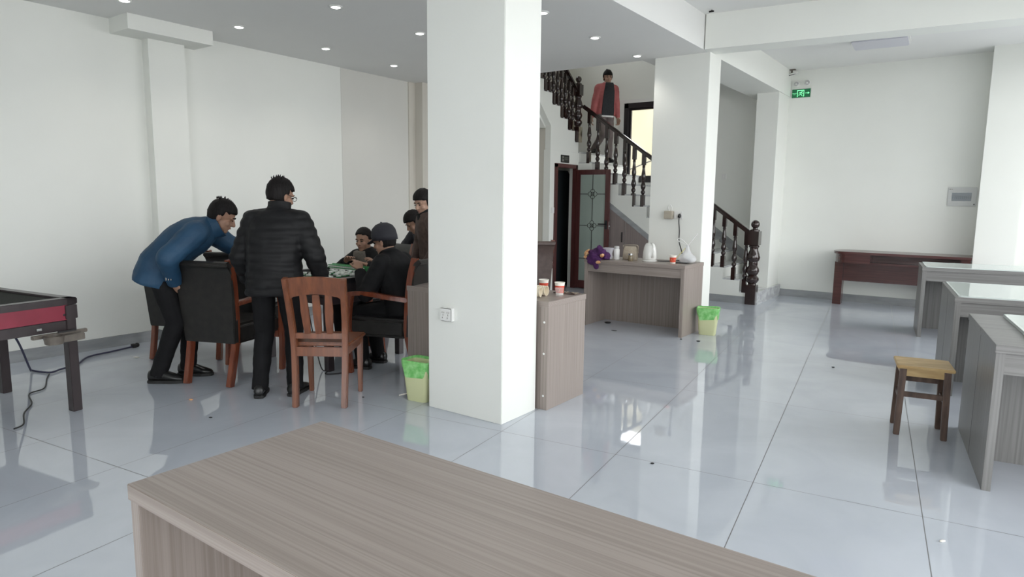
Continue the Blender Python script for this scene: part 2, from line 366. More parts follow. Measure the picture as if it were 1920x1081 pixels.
# stair window
f = thing('window_1', 'dark framed window on the wall behind the stairs', 'window', (0, 0, 0)); f['kind'] = 'structure'
mb = MB()
for q in ((-5.42, -5.34, 1.78, 3.16), (-4.63, -4.55, 1.78, 3.16), (-5.42, -4.55, 1.78, 1.86), (-5.42, -4.55, 3.08, 3.16)):
    mb.box(q[0], q[1], YB - 0.01, YB + 0.10, q[2], q[3])
obj('frame', mb, M['winframe'], f)
mb = MB(); mb.box(-5.34, -5.30, YB + 0.03, YB + 0.07, 1.86, 3.08).box(-4.67, -4.63, YB + 0.03, YB + 0.07, 1.86, 3.08)
mb.box(-5.30, -4.67, YB + 0.03, YB + 0.07, 1.86, 1.90).box(-5.30, -4.67, YB + 0.03, YB + 0.07, 3.04, 3.08); obj('sash', mb, M['winframe'], f)
obj('pane', MB().box(-5.31, -4.66, YB + 0.045, YB + 0.052, 1.89, 3.05), M['pane'], f)
struct('trim_2', MB().box(-5.50, -5.42, YB - 0.008, YB - 0.001, 1.70, 3.16).box(-5.50, -4.5, YB - 0.008, YB - 0.001, 3.16, 3.22), M['white'])

# ------------------------------------------------------------------ staircase
XS, YS, RISE, RUN = -5.60, 9.62, 0.1725, 0.2485
def rx(k): return -2.86 - RUN * (k - 1)          # riser k of the lower flight
def zt(k): return 0.18 + RISE * k                # tread height after riser k
LAND = zt(12)
st = thing('staircase', 'white and grey marble staircase rising left then turning towards the viewer', 'stairs'); st['kind'] = 'structure'
fl2 = [(9.62, 2.415), (9.504, 2.59), (9.273, 2.755), (9.039, 2.93), (8.80, 3.10), (8.555, 3.27), (8.32, 3.44), (8.09, 3.61), (7.86, 3.78), (7.62, 3.95), (7.40, 4.12)]
# lower flight: string wall under the treads, between floor and tread outline
poly = [(-2.66, 0.105), (-2.66, 0.16), (-2.86, 0.16)]
for k in range(1, 13):
    poly += [(rx(k), zt(k) - 0.02)]
    poly += [(rx(k + 1) if k < 12 else XS, zt(k) - 0.02)]
poly2 = poly + [(XS, 1.955), (rx(7) + 0.005, 0.92 + 0.0), (rx(3), 0.105)]
mb = MB(); mb.prism(poly + [(XS, 0.105)], lambda x, z: (x, YS, z), lambda x, z: (x, YS + 0.10, z))
obj('stringer', mb, M['wall'], st)
for k in range(0, 13):
    x0 = -2.60 if k == 0 else rx(k); x1 = rx(k + 1) if k < 12 else -6.62
    y0 = YS - (0.0 if k else 0.0)
    y1 = YB if k < 12 else YB
    mb = MB(); mb.box(x0 + (0.012 if k else 0.0), x1, YS + 0.003, y1, zt(k) - 0.025, zt(k)) ; obj('tread', mb, M['step'], st, 0.003)
    mb = MB(); mb.box(x0 - 0.001, x0 - 0.02, YS + 0.004, y1, (zt(k - 1) if k else 0), zt(k) - 0.025); obj('riser', mb, M['step' if k == 0 else 'wall'], st)
obj('wall_skirting', MB().prism([(-2.66, 0.16), (-2.66, 0.31), (-4.54, 1.66), (-4.54, 1.45)], lambda x, z: (x, YB - 0.012, z), lambda x, z: (x, YB, z)), M['base'], st)
obj('floor_skirting', MB().box(-2.66, -5.6, YS - 0.012, YS, 0, 0.105), M['base'], st)
# upper flight, rising towards the viewer along the door wall
mb = MB(); poly = []
prevz = 2.23
for i, (y, z) in enumerate(fl2):
    poly += [(y, prevz), (y, z - 0.02)]; prevz = z - 0.02
poly += [(7.33, 3.93), (7.33, 3.82), (8.449, 2.911), (8.772, 2.592), (8.772, 2.23)]
mb.prism(poly, lambda y, z: (XS, y, z), lambda y, z: (XS - 0.10, y, z)); obj('stringer', mb, M['wall'], st)
for i, (y, z) in enumerate(fl2):
    y1 = fl2[i + 1][0] if i + 1 < len(fl2) else 7.33
    mb = MB().box(XS - 1.02, XS - 0.002, y1, y - 0.01, z - 0.025, z); obj('tread', mb, M['step'], st, 0.003)
    zb = fl2[i - 1][1] if i else LAND
    obj('riser', MB().box(XS - 1.02, XS - 0.004, y - 0.02, y - 0.001, zb, z - 0.025), M['wall'], st)
mb = MB(); mb.prism([(8.772, 2.62), (7.33, 3.86), (7.33, 3.80), (8.772, 2.56)], lambda y, z: (XS - 0.1, y, z), lambda y, z: (XS - 1.02, y, z)); obj('soffit', mb, M['wall'], st)
# wall with the toilet door, under the turn
mb = MB(); D0, D1, DH = 8.93, 9.56, 2.02
mb.box(XS - 0.12, XS, 8.772, D0, 0, 2.229).box(XS - 0.12, XS, D1, YS, 0, 2.229).box(XS - 0.12, XS, D0, D1, DH, 2.229)
struct('wall_stair_door', mb, M['wall'])
struct('wall_stair_return', MB().box(-6.62, XS - 0.12, 8.80, 8.90, 0, 2.56), M['beige'])
struct('wall_toilet', MB().box(-6.60, -6.56, 8.90, 9.62, 0, 2.2).box(-6.6, XS - 0.12, 10.2, 10.25, 0, 2.2), M['wall'])
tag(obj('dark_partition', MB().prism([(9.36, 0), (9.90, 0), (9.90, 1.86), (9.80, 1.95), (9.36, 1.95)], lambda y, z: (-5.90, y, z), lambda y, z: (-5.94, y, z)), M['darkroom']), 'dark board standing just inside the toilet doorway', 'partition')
dr = thing('door_1', 'open red-brown framed glass door below the stairs', 'door', (XS + 0.02, D1 - 0.02, 0)); dr['kind'] = 'structure'
mb = MB(); mb.box(-0.06, 0.012, D0 - D1 - 0.01, D0 - D1 + 0.045, 0, DH).box(-0.06, 0.012, -0.015, 0.03, 0, DH).box(-0.06, 0.012, D0 - D1 - 0.01, 0.03, DH - 0.05, DH + 0.01)
obj('frame', mb, M['doorred'], dr)
lf = thing('leaf', '', 'x', (0.015, 0.0, 0), R(2)); del lf['label'], lf['category']; lf.parent = dr
LW, LH = 0.60, 1.95
mb = MB(); mb.box(0, 0.075, -0.02, 0.02, 0.012, LH).box(LW - 0.075, LW, -0.02, 0.02, 0.012, LH).box(0.075, LW - 0.075, -0.02, 0.02, 0.012, 0.14).box(0.075, LW - 0.075, -0.02, 0.02, LH - 0.08, LH)
obj('stile_frame', mb, M['doorred'], lf, 0.004)
obj('pane', MB().box(0.07, LW - 0.07, -0.008, 0.008, 0.13, LH - 0.07), M['frost'], lf)
mb = MB()
def flower(mb, x, z, s):
    for q in range(4):
        a = q * PI / 2; cx, cz = x + math.cos(a) * s * 0.7, z + math.sin(a) * s * 0.7
        mb.tube([(cx + math.cos(t)*s*0.55, -0.011, cz + math.sin(t)*s*0.55) for t in [i*PI/6 for i in range(13)]], 0.004, 5)
    mb.tube([(x + math.cos(t)*s*0.45, -0.012, z + math.sin(t)*s*0.45) for t in [i*PI/6 for i in range(13)]], 0.004, 5)
xm = LW / 2
mb.box(xm - 0.006, xm + 0.006, -0.012, -0.007, 0.14, 0.97).box(xm - 0.006, xm + 0.006, -0.012, -0.007, 1.13, 1.50).box(xm - 0.006, xm + 0.006, -0.012, -0.007, 1.62, LH - 0.08)
for z in (1.05, 1.56): mb.box(0.075, xm - 0.09, -0.012, -0.007, z - 0.006, z + 0.006).box(xm + 0.09, LW - 0.075, -0.012, -0.007, z - 0.006, z + 0.006); flower(mb, xm, z, 0.065)
mb.box(0.075, LW - 0.075, -0.012, -0.007, 0.50, 0.512)
obj('lead_lines', mb, M['etched'], lf)
mb = MB(); mb.tube([(LW - 0.04, -0.02, 1.08), (LW - 0.04, -0.065, 1.08), (LW - 0.16, -0.065, 1.08)], 0.010, 8).box(LW - 0.06, LW - 0.02, -0.026, -0.02, 1.0, 1.14)
obj('door_handle', mb, M['black'], lf)
obj('lock', MB().box(LW - 0.001, LW + 0.006, -0.012, 0.012, 1.0, 1.12).ball((LW + 0.008, 0, 1.05), 0.012), M['chrome'], lf)
# cupboard doors under the lower flight
cp = thing('under_stair_cupboard', 'brown sloping cupboard doors built in under the stairs', 'cupboard', (0, YS - 0.006, 0))
sl = RISE / RUN
def cz(x): return 0.855 + (-4.305 - x) * 0.709
def door_poly(x0, x1): return [(x0, 0.11), (x1, 0.11), (x1, cz(x1)), (x0, cz(x0))]
for x0, x1 in ((-5.585, -4.705), (-4.695, -3.9), (-3.89, -3.3)):
    d_ = obj('cupboard_door', MB().prism(door_poly(x0, x1), lambda x, z: (x, -0.008, z), lambda x, z: (x, 0.004, z)), M['cupboard'], cp)
    if x0 < -5: obj('pull', MB().box(x1 - 0.05 if x0 < -5 else x0 + 0.03, x1 - 0.035 if x0 < -5 else x0 + 0.045, -0.022, -0.008, 0.80, 0.96), M['black'], d_)
obj('top_trim', MB().prism([(-5.595, cz(-5.595)), (-3.3, cz(-3.3)), (-3.3, cz(-3.3) + 0.09), (-5.595, cz(-5.595) + 0.09)], lambda x, z: (x, -0.014, z), lambda x, z: (x, 0.004, z)), M['base'], cp, label='grey stone strip sloping along the top')

# balustrades
BAL = [(0.024, 0), (0.024, 0.20)]
balprof = [(0.020, 0.185), (0.014, 0.20), (0.024, 0.225), (0.026, 0.245), (0.017, 0.265), (0.015, 0.275), (0.026, 0.305), (0.029, 0.335), (0.020, 0.385), (0.016, 0.40), (0.021, 0.415), (0.017, 0.425), (0.024, 0.46), (0.027, 0.49), (0.021, 0.55), (0.014, 0.625), (0.018, 0.65), (0.014, 0.66), (0.020, 0.68)]
def baluster_mb(h):
    k = h / 0.86
    mb = MB(); mb.box(-0.029, 0.029, -0.029, 0.029, 0, 0.19 * k); mb.box(-0.027, 0.027, -0.027, 0.027, 0.675 * k, h)
    mb.lathe([(r * 1.35, z * k) for r, z in balprof], n=14); return mb
def newel_mb(h, b):
    mb = MB(); mb.box(-b, b, -b, b, 0, h * 0.235)
    P = [(b*.9, .23), (b*.75, .25), (b*1.05, .27), (b*1.30, .295), (b*1.28, .32), (b*.8, .35), (b*1.0, .365), (b*1.28, .40), (b*1.2, .43), (b*.85, .465), (b*.9, .475), (b*.86, .51), (b*1.2, .535), (b*1.30, .565), (b*1.1, .61), (b*.8, .655), (b*.85, .68), (b*1.05, .69), (b*1.05, .70), (b*.8, .715)]
    mb.lathe([(r, z * h) for r, z in P], n=20); mb.box(-b*1.05, b*1.05, -b*1.05, b*1.05, h*.71, h*.875)
    mb.lathe([(b*.95, h*.87), (b*.95, h*.89), (b*.5, h*.90), (b*.45, h*.915), (b*.55, h*.92)], n=16); mb.ball((0, 0, h * .955), b * .86, n=16)
    return mb
YR = YS + 0.03
ra = thing('stair_railing', 'dark carved railing of the lower flight, from floor newel up to the landing', 'railing', (-2.69, YR, 0))
obj('newel_post', newel_mb(1.20, 0.070), M['mahog'], ra, 0.003, smooth='auto')
x0, z0 = -2.75, 1.015; x1, z1 = -5.55, 2.985
mb = MB(); mb.bar([(x0 + 2.69, 0, z0), (x1 + 2.69, 0, z1)], 0.075, 0.06, (0, 1, 0)); obj('handrail', mb, M['mahog'], ra, 0.018, smooth='auto')
bm0 = {}
def rail_z(x): return z0 + (x - x0) / (x1 - x0) * (z1 - z0)
def add_bal(root, x, y, zb, zt_, key):
    h = zt_ - zb; key = key[0]
    if key not in bm0: o = obj('baluster', baluster_mb(h), M['mahog'], root, smooth='auto'); bm0[key] = (o, h)
    else: o = bm0[key][0].copy(); C.objects.link(o); o.parent = root
    o.scale = (1, 1, h / bm0[key][1])
    o.location = (x, y, zb)
for k in range(17):
    x = -2.80 - 0.1635 * k
    i_ = 0 if x > rx(1) else min(11, int((rx(1) - x) / RUN) + 1); zb = (zt(i_) if i_ else 0.18) - 0.02
    add_bal(ra, x + 2.69, 0, zb, rail_z(x) - 0.015, ('a', round((rail_z(x) - zb) * 12)))
rb = thing('stair_railing', 'black carved railing of the upper flight, above the toilet door', 'railing', (XS + 0.0, 9.58, 2.395))
obj('newel_post', newel_mb(1.05, 0.058), M['mahog'], rb, 0.003, smooth='auto')
def rz2(y): return 3.20 + (9.56 - y) * 0.735
mb = MB(); mb.bar([(0, -0.03, rz2(9.55) - 2.395), (0, 7.45 - 9.58, rz2(7.45) - 2.395)], 0.07, 0.06, (1, 0, 0)); obj('handrail', mb, M['mahog'], rb, 0.016, smooth='auto')
for i in range(1, 10):
    ya, yb_ = fl2[i][0], fl2[i + 1][0] if i + 1 < len(fl2) else 7.4
    for q in (0.3, 0.8):
        y = ya + (yb_ - ya) * q; zb = fl2[i][1] - 0.02
        add_bal(rb, -0.02, y - 9.58, zb - 2.395, rz2(y) - 2.395 - 0.02, ('b', round(rz2(y) - zb, 1)))

# ------------------------------------------------------------------ fittings on walls and ceilings
DL = [(-6.03, 2.79), (-6.01, 3.82), (-4.69, 3.90), (-6.05, 4.88), (-4.72, 4.96), (-6.09, 5.94), (-3.31, 5.02), (-3.36, 6.05), (-3.365, 7.04)]
NM = ['cut by the top edge, left of the boxed beam', 'second from the left, right of the boxed beam', 'highest between the black-jacket man and the front pillar', 'lowest left, above the man in black quilted jacket', 'close to the left edge of the front pillar', 'above the grey wall panel, deepest in the left room', 'partly hidden by the right edge of the front pillar', 'middle one between the two pillars', 'nearest to the top of the middle pillar']
dlt = None
for (x, y), nm in zip(DL, NM):
    if dlt is None:
        dlt = thing('downlight', '', 'ceiling light', (x, y, H1), 0, 'recessed ceiling downlights'); o = dlt
        obj('rim', MB().lathe([(0.036, -0.001), (0.040, -0.010), (0.054, -0.008), (0.058, 0.0)], n=24), M['white'], dlt, smooth=True)
        obj('diffuser', MB().lathe([(0.0005, -0.014), (0.030, -0.012), (0.042, -0.006), (0.042, 0.0)], n=24), M['lamp'], dlt)
    else: o = dup(dlt, (x, y, H1), 0, '')
    o['label'] = 'round lit downlight ' + nm
    l = bpy.data.lights.new('downlight_beam', 'SPOT'); l.energy = 9; l.spot_size = R(120); l.spot_blend = 0.8; l.shadow_soft_size = 0.04; l.color = (1, 0.96, 0.9)
    lo = bpy.data.objects.new('downlight_beam', l); lo.location = (x, y, H1 - 0.03); C.objects.link(lo)
led = thing('ceiling_lamp', 'unlit rectangular lilac panel lamp on the far ceiling', 'ceiling light', (-1.255, 9.30, H2 + 0.005), R(3))
obj('housing', MB().box(-0.31, 0.31, -0.26, 0.26, -0.06, 0), M['white'], led, 0.01)
obj('diffuser', MB().box(-0.295, 0.295, -0.245, 0.245, -0.075, -0.055), M['lilac'], led, 0.008)

# exit sign, twin emergency lamps, cable, sensor
ex = thing('exit_sign', 'green lit running-man exit sign on the far wall', 'exit sign', (-2.475, YB, 3.095))
w_, h_ = 0.262, 0.125
obj('housing', MB().box(-w_/2 - 0.008, w_/2 + 0.008, -0.022, 0, -h_/2 - 0.008, h_/2 + 0.008), M['white'], ex, 0.004)
obj('face', MB().box(-w_/2, w_/2, -0.025, -0.02, -h_/2, h_/2), M['signgreen'], ex)
y_ = -0.0265
mb = MB(); b = 0.006
mb.box(-0.058, -0.050, y_, -0.025, -0.045, 0.046).box(0.034, 0.042, y_, -0.025, -0.045, 0.046).box(-0.058, 0.042, y_, -0.025, 0.039, 0.047).box(-0.058, -0.045, y_, -0.025, -0.047, -0.041).box(0.026, 0.042, y_, -0.025, -0.047, -0.041)
mb.ball((0.012, y_, 0.026), 0.0085, 0.002, 0.0085)
for P in ([(0.004, 0.016), (-0.010, -0.010)], [(-0.010, -0.010), (0.008, -0.022), (0.014, -0.040)], [(-0.010, -0.012), (-0.024, -0.024), (-0.042, -0.024)], [(0.002, 0.014), (-0.020, 0.012), (-0.032, -0.002)], [(0.004, 0.012), (0.014, -0.002), (0.030, 0.002)]):
    mb.tube([(x, y_ + 0.001, z) for x, z in P], 0.0042, 6)
obj('running_man', mb, M['signlit'], ex)
mb = MB(); mb.box(0.056, 0.098, y_, -0.025, -0.003, 0.003); mb.rings([[(0.094, yy, 0.017), (0.094, yy, -0.017), (0.118, yy, 0.0)] for yy in (y_, -0.025)]); obj('arrow', mb, M['signlit'], ex)
RXM = Matrix.Rotation(R(90), 4, 'X')
text_mesh('安全出口', 0.0165, 'lettering', M['signlit'], ex, Matrix.Translation((-0.092, -0.0255, 0.003)) @ RXM, 0.0006)
text_mesh('EXIT', 0.014, 'lettering', M['signlit'], ex, Matrix.Translation((-0.092, -0.0255, -0.014)) @ RXM, 0.0006)
for k, (x, z) in enumerate(((-2.475 - 0.072, 3.232), (-2.475 + 0.082, 3.240))):
    e = thing('emergency_lamp', ('left' if k == 0 else 'right') + ' round emergency spot lamp above the exit sign', 'emergency light', (x, YB, z), 0, 'twin emergency lamps')
    mb = MB(); mb.rings([[Vector((r*math.cos(2*PI*i/20), yy, r*math.sin(2*PI*i/20))) for i in range(20)] for r, yy in ((0.03, 0), (0.044, -0.02), (0.046, -0.045), (0.038, -0.052))])
    obj('housing', mb, M['white'], e, smooth='auto')
    mb = MB(); mb.rings([[Vector((r*math.cos(2*PI*i/20), yy, r*math.sin(2*PI*i/20))) for i in range(20)] for r, yy in ((0.034, -0.05), (0.034, -0.054), (0.012, -0.058))]); obj('lens', mb, M['chrome'], e, smooth='auto')
    mb = MB(); mb.ball((0, -0.06, 0), 0.012); obj('bulb', mb, M['white'], e)
cm = thing('ceiling_camera', 'small white camera bracket hanging below the ceiling corner above the exit sign', 'camera', (-2.60, YB - 0.14, H2 + 0.005))
obj('mount', MB().box(-0.05, 0.05, -0.03, 0.03, -0.012, 0).tube([(0, 0, -0.01), (0, 0, -0.05)], 0.012), M['greyplastic'], cm)
mb = MB(); mb.rings([[(-0.07, -0.05, -0.095), (0.05, -0.05, -0.075), (0.08, 0.05, -0.05), (-0.04, 0.05, -0.07)], [(-0.07, -0.05, -0.08), (0.05, -0.05, -0.06), (0.08, 0.05, -0.035), (-0.04, 0.05, -0.055)]]); obj('housing', mb, M['white'], cm)
mb = MB(); mb.rings([[(-0.05, -0.04, -0.099), (0.04, -0.04, -0.084), (0.055, 0.02, -0.062), (-0.035, 0.02, -0.078)], [(-0.05, -0.04, -0.09), (0.04, -0.04, -0.07), (0.055, 0.02, -0.05), (-0.035, 0.02, -0.065)]]); obj('lens', mb, M['black'], cm)
tag(obj('white_cable', MB().tube(smooth_pts([(-2.640, YB - 0.14, 3.36), (-2.638, YB - 0.10, 3.30), (-2.640, YB - 0.08, 3.15), (-2.637, YB - 0.05, 3.06), (-2.60, YB - 0.006, 3.04), (-2.59, YB - 0.006, 2.99)]), 0.005, 6), M['white'], smooth=True), 'thin white cable running down beside the exit sign', 'cable')

# distribution box
db = thing('distribution_box', 'white switch box with dark window on the far wall', 'electrical box', (-0.33, YB, 1.56))
obj('cover', MB().box(-0.165, 0.165, -0.018, 0, -0.125, 0.13), mat('grey_white_cover', (0.60, 0.61, 0.60), 0.4), db, 0.006)
obj('flap', MB().box(-0.115, 0.105, -0.024, -0.016, -0.055, 0.055), mat('tinted_flap', (0.10, 0.13, 0.15), 0.2), db)
mb = MB()
for k in range(9): mb.box(-0.10 + k*0.022, -0.083 + k*0.022, -0.027, -0.023, -0.030, 0.012)
obj('breaker_row', mb, mat('breaker_grey', (0.16, 0.19, 0.21), 0.3), db)
obj('latch', MB().box(0.135, 0.148, -0.024, -0.016, -0.11, -0.09), M['black'], db)
obj('maker_mark', MB().box(-0.15, -0.135, -0.0195, -0.017, 0.098, 0.108).box(-0.13, -0.112, -0.0195, -0.017, 0.100, 0.106), M['greyplastic'], db)

def socket(name, label, cat, loc, w, h, rz=0):
    s = thing(name, label, cat, loc, rz)
    obj('plate', MB().box(-w/2, w/2, -0.012, 0, -h/2, h/2), M['white'], s, 0.003); return s
sk = thing('wall_socket', 'white surface-mounted socket low on the front pillar', 'socket', (-2.905, 3.322, 0.682))
obj('back_box', MB().box(-0.048, 0.048, -0.035, 0, -0.045, 0.045), M['white'], sk, 0.004)
obj('plate', MB().box(-0.047, 0.047, -0.040, -0.034, -0.044, 0.044), M['white'], sk, 0.003)
mb = MB()
for x in (-0.022, 0.022): mb.box(x - 0.009, x - 0.006, -0.0415, -0.039, 0.010, 0.020).box(x + 0.006, x + 0.009, -0.0415, -0.039, 0.010, 0.020).box(x - 0.002, x + 0.001, -0.0415, -0.039, -0.008, 0.004).box(x - 0.008, x - 0.004, -0.0415, -0.039, -0.026, -0.016)
obj('pin_holes', mb, M['greyplastic'], sk)
sk = socket('wall_socket', 'white double socket on the middle pillar above the kettle', 'socket', (-2.90, 7.300, 1.300), 0.10, 0.088)
mb = MB()
for x in (0.022,): mb.box(x - 0.008, x - 0.005, -0.0135, -0.011, 0.010, 0.022).box(x + 0.005, x + 0.008, -0.0135, -0.011, 0.010, 0.022)
obj('pin_holes', mb, M['greyplastic'], sk)
ad = thing('plug_adaptor', 'beige block adaptor beside the double socket on the middle pillar', 'adaptor', (-3.005, 7.300, 1.300))
obj('body', MB().box(-0.048, 0.048, -0.07, 0, -0.045, 0.045), mat('beige_adaptor_plastic', (0.42, 0.38, 0.31), 0.4), ad, 0.005)
obj('wire_loop', MB().tube(smooth_pts([(0.0, -0.03, 0.044), (-0.008, -0.04, 0.09), (0.012, -0.04, 0.115), (0.03, -0.03, 0.09), (0.028, -0.02, 0.044)]), 0.005, 6), M['white'], ad, smooth=True)
tag(obj('light_switch', MB().box(-3.625, -3.545, YB - 0.010, YB, 1.82, 1.91).box(-3.612, -3.588, YB - 0.014, YB - 0.009, 1.835, 1.895).box(-3.584, -3.560, YB - 0.014, YB - 0.009, 1.835, 1.895), M['white'], bevel=0.002), 'white switch plate on the wall beyond the lower stairs', 'switch')
tag(obj('light_switch', MB().box(XS, XS + 0.01, 8.82, 8.90, 1.25, 1.34).box(XS + 0.009, XS + 0.014, 8.84, 8.88, 1.265, 1.325), M['white'], bevel=0.002), 'white switch plate left of the toilet door', 'switch')
sg = thing('door_sign', 'small dark sign plate above the toilet door', 'sign', (XS, 9.20, 2.11))
obj('plate', MB().box(0, 0.012, -0.125, 0.125, -0.06, 0.06), mat('dark_sign_plate', (0.02, 0.02, 0.018), 0.4), sg, 0.004)
mb = MB(); mb.box(0.012, 0.0135, -0.098, -0.045, -0.04, -0.008).box(0.012, 0.0135, -0.098, -0.045, 0.012, 0.038).box(0.012, 0.0135, -0.085, -0.070, -0.01, 0.014)
obj('symbol', mb, mat('sign_grey', (0.22, 0.22, 0.20), 0.4), sg)
mb = MB()
for k in range(3):
    y0 = -0.028 + k * 0.042
    mb.box(0.012, 0.0135, y0, y0 + 0.032, 0.018, 0.024).box(0.012, 0.0135, y0, y0 + 0.032, -0.006, 0.0).box(0.012, 0.0135, y0 + 0.013, y0 + 0.019, -0.022, 0.032)
obj('lettering', mb, bpy.data.materials['sign_grey'], sg)
tag(obj('ceiling_hook', MB().box(-2.56, -2.51, 7.02, 7.035, H2 - 0.022, H2 - 0.008).box(-2.535, -2.525, 7.02, 7.035, H2 - 0.02, H2 + 0.002), M['black']), 'small dark hook in the ceiling corner above the middle pillar', 'hook')

# ------------------------------------------------------------------ desks
def desk(label, loc, rz, L_, D_, H_, mx='lam_x', mz='lam_z', apron=0.11, back=0.05, group=None, screws=False, top_t=0.04, panel_t=0.04, oh=0.004):
    t = thing('desk', label, 'desk', loc, rz, group)
    obj('desktop', MB().box(-oh, L_ + oh, -oh, D_ + oh, H_ - top_t, H_), M[mx], t, 0.0015)
    for x in (0, L_ - panel_t): obj('side_panel', MB().box(x, x + panel_t, 0, D_, 0, H_ - top_t), M[mz], t, 0.0015)
    if apron: obj('apron', MB().box(panel_t, L_ - panel_t, 0.012, 0.032, H_ - top_t - apron, H_ - top_t), M[mx], t, 0.001)
    bp = obj('back_panel', MB().box(panel_t, L_ - panel_t, D_ - back - 0.018, D_ - back, 0.0, H_ - top_t), M[mz], t)
    return t
t = desk('large bare brown desk closest to the viewer, cut by the bottom edge', (-1.62, 0.69, 0), 0, 1.75, 0.567, 0.765, apron=0, back=0.12)
d2 = desk('brown desk behind the front pillar, with paper cups on its end', (-2.388, 4.262, 0), PI, 1.335, 0.512, 0.765, apron=0, back=0.0, panel_t=0.06)
bp = [c for c in d2.children if c.name.startswith('back_panel')][0]
mb = MB()
for z in (0.10, 0.40, 0.62):
    mb.ball((0.03, 0.513, z), 0.008, 0.003, 0.008)
obj('screw_cap', mb, M['white'], d2)
kd = desk('brown desk in front of the middle pillar, carrying the white kettle', (-3.795, 6.728, 0), 0, 1.215, 0.566, 0.778, apron=0.10, back=0.06)
def rdesk(label, x, y, L_, D_, H_, flip=False, group='grey wood desks along the right side'):
    if flip: p = (x - math.sin(TH)*(2*D_ + 0.008) + math.cos(TH)*L_, y + math.cos(TH)*(2*D_ + 0.008) + math.sin(TH)*L_, 0); return desk(label, p, TH + PI, L_, D_, H_, 'gx', 'gz', 0.11, 0.003, group)
    return desk(label, (x, y, 0), TH, L_, D_, H_, 'gx', 'gz', 0.11, 0.003, group)
rdesk('nearest grey wood desk at the right edge, beside the wooden stool', 0.084, 4.034, 1.4, 0.538, 0.762)
rdesk('grey wood desk back to back behind the nearest right-hand desk', 0.084, 4.034, 1.4, 0.538, 0.762, True)
rdesk('second grey wood desk from the front on the right, just past the stool', -0.157, 5.942, 1.4, 0.54, 0.765)
rdesk('grey wood desk backing the second right-hand desk, behind its seam', -0.157, 5.942, 1.4, 0.54, 0.765, True)
rdesk('farthest grey wood desk on the right, in front of the dark red desk', -0.546, 8.441, 1.4, 0.68, 0.775)
def glass(label, x, y, u0, u1, v0, v1, z, th=0.008):
    t = thing('glass_sheet', label, 'glass sheet', (x, y, z), TH, 'glass sheets on the right-hand desks')
    obj('sheet', MB().box(u0, u1, v0, v1, 0, th), M['glass'], t, 0.001)
    mb = MB(); e = 0.012
    mb.box(u0 - 0.001, u0 + e, v0 - 0.001, v1 + 0.001, 0, th + 0.001).box(u0, u1, v0 - 0.001, v0 + e, 0, th + 0.001).box(u0, u1, v1 - e, v1 + 0.001, 0, th + 0.001).box(u1 - e, u1 + 0.001, v0, v1, 0, th + 0.001)
    obj('pale_edge', mb, M['glassedge'], t)
glass('glass sheet lying on the nearest right-hand desk pair', 0.084, 4.034, 0.17, 1.38, 0.03, 1.05, 0.762, 0.016)
glass('glass sheet covering the second right-hand desk pair', -0.157, 5.942, 0.02, 1.38, 0.005, 1.07, 0.765)
glass('glass sheet covering the farthest right-hand desk', -0.546, 8.441, 0.03, 1.38, 0.005, 0.67, 0.775)

# dark red desk against the far wall
fd = thing('desk', 'long dark red desk with rounded end against the far wall', 'desk', (-1.80, 10.30, 0))
Lf, Df, Hf = 1.66, 0.56, 0.78
arc = [(0.0 + 0.16 - 0.16*math.sin(t), Df/2 - (Df/2)*math.cos(t)) for t in [i*PI/14 for i in range(15)]]
pl = [(Lf, 0.0)] + arc + [(Lf, Df)]
obj('desktop', MB().prism(pl, lambda x, y: (x, y, Hf - 0.035), lambda x, y: (x, y, Hf)), M['deskred'], fd, 0.004)
pa = [(0.03 + 0.15 - 0.15*math.sin(t), Df/2 - (Df/2 - 0.02)*math.cos(t)) for t in [i*PI/14 for i in range(15)]]
obj('curved_apron', MB().prism([(0.50, 0.02)] + pa + [(0.50, Df - 0.02)], lambda x, y: (x, y, Hf - 0.16), lambda x, y: (x, y, Hf - 0.035)), M['deskred'], fd)
for x, y in ((0.03, 0.20), (Lf - 0.12, 0.10)): obj('leg', MB().box(x, x + 0.11, y, y + 0.16, 0, Hf - (0.16 if x < 1 else 0.035)), M['deskred'], fd, 0.003)
obj('modesty_panel', MB().box(0.14, Lf - 0.12, 0.30, 0.325, 0.34, Hf - 0.12), M['deskred'], fd)
obj('drawer_shelf', MB().box(0.50, Lf - 0.12, 0.05, 0.34, Hf - 0.165, Hf - 0.145).box(0.50, Lf - 0.1, 0.33, 0.35, Hf - 0.16, Hf - 0.035), M['deskred'], fd)

# ------------------------------------------------------------------ stool, bins
s = thing('stool', 'worn wooden stool with yellow square seat and dark legs', 'stool', (-0.262, 4.865, 0), TH * 1.4)
obj('seat', MB().box(-0.155, 0.155, -0.145, 0.145, 0.432, 0.452), M['stoolseat'], s, 0.004)
mb = MB()
for y in (-0.118, 0.118): mb.box(-0.11, 0.11, y - 0.009, y + 0.009, 0.385, 0.432)
for x in (-0.122, 0.122): mb.box(x - 0.009, x + 0.009, -0.10, 0.10, 0.385, 0.432)
obj('seat_rail', mb, M['stoolseat'], s)
for sx in (-1, 1):
    for sy in (-1, 1):
        obj('leg', MB().bar([(sx*0.128, sy*0.122, 0.0), (sx*0.118, sy*0.112, 0.432)], [0.034, 0.038], [0.034, 0.038], (1, 0, 0)), M['stoolleg'], s, 0.003)
for sy, z in ((-1, 0.25), (1, 0.30)): obj('stretcher', MB().box(-0.11, 0.11, sy*0.115 - 0.010, sy*0.115 + 0.010, z, z + 0.032), M['stoolleg'], s, 0.002)
for sx in (-1, 1): obj('stretcher', MB().box(sx*0.122 - 0.010, sx*0.122 + 0.010, -0.105, 0.105, 0.22, 0.252), M['stoolleg'], s, 0.002)

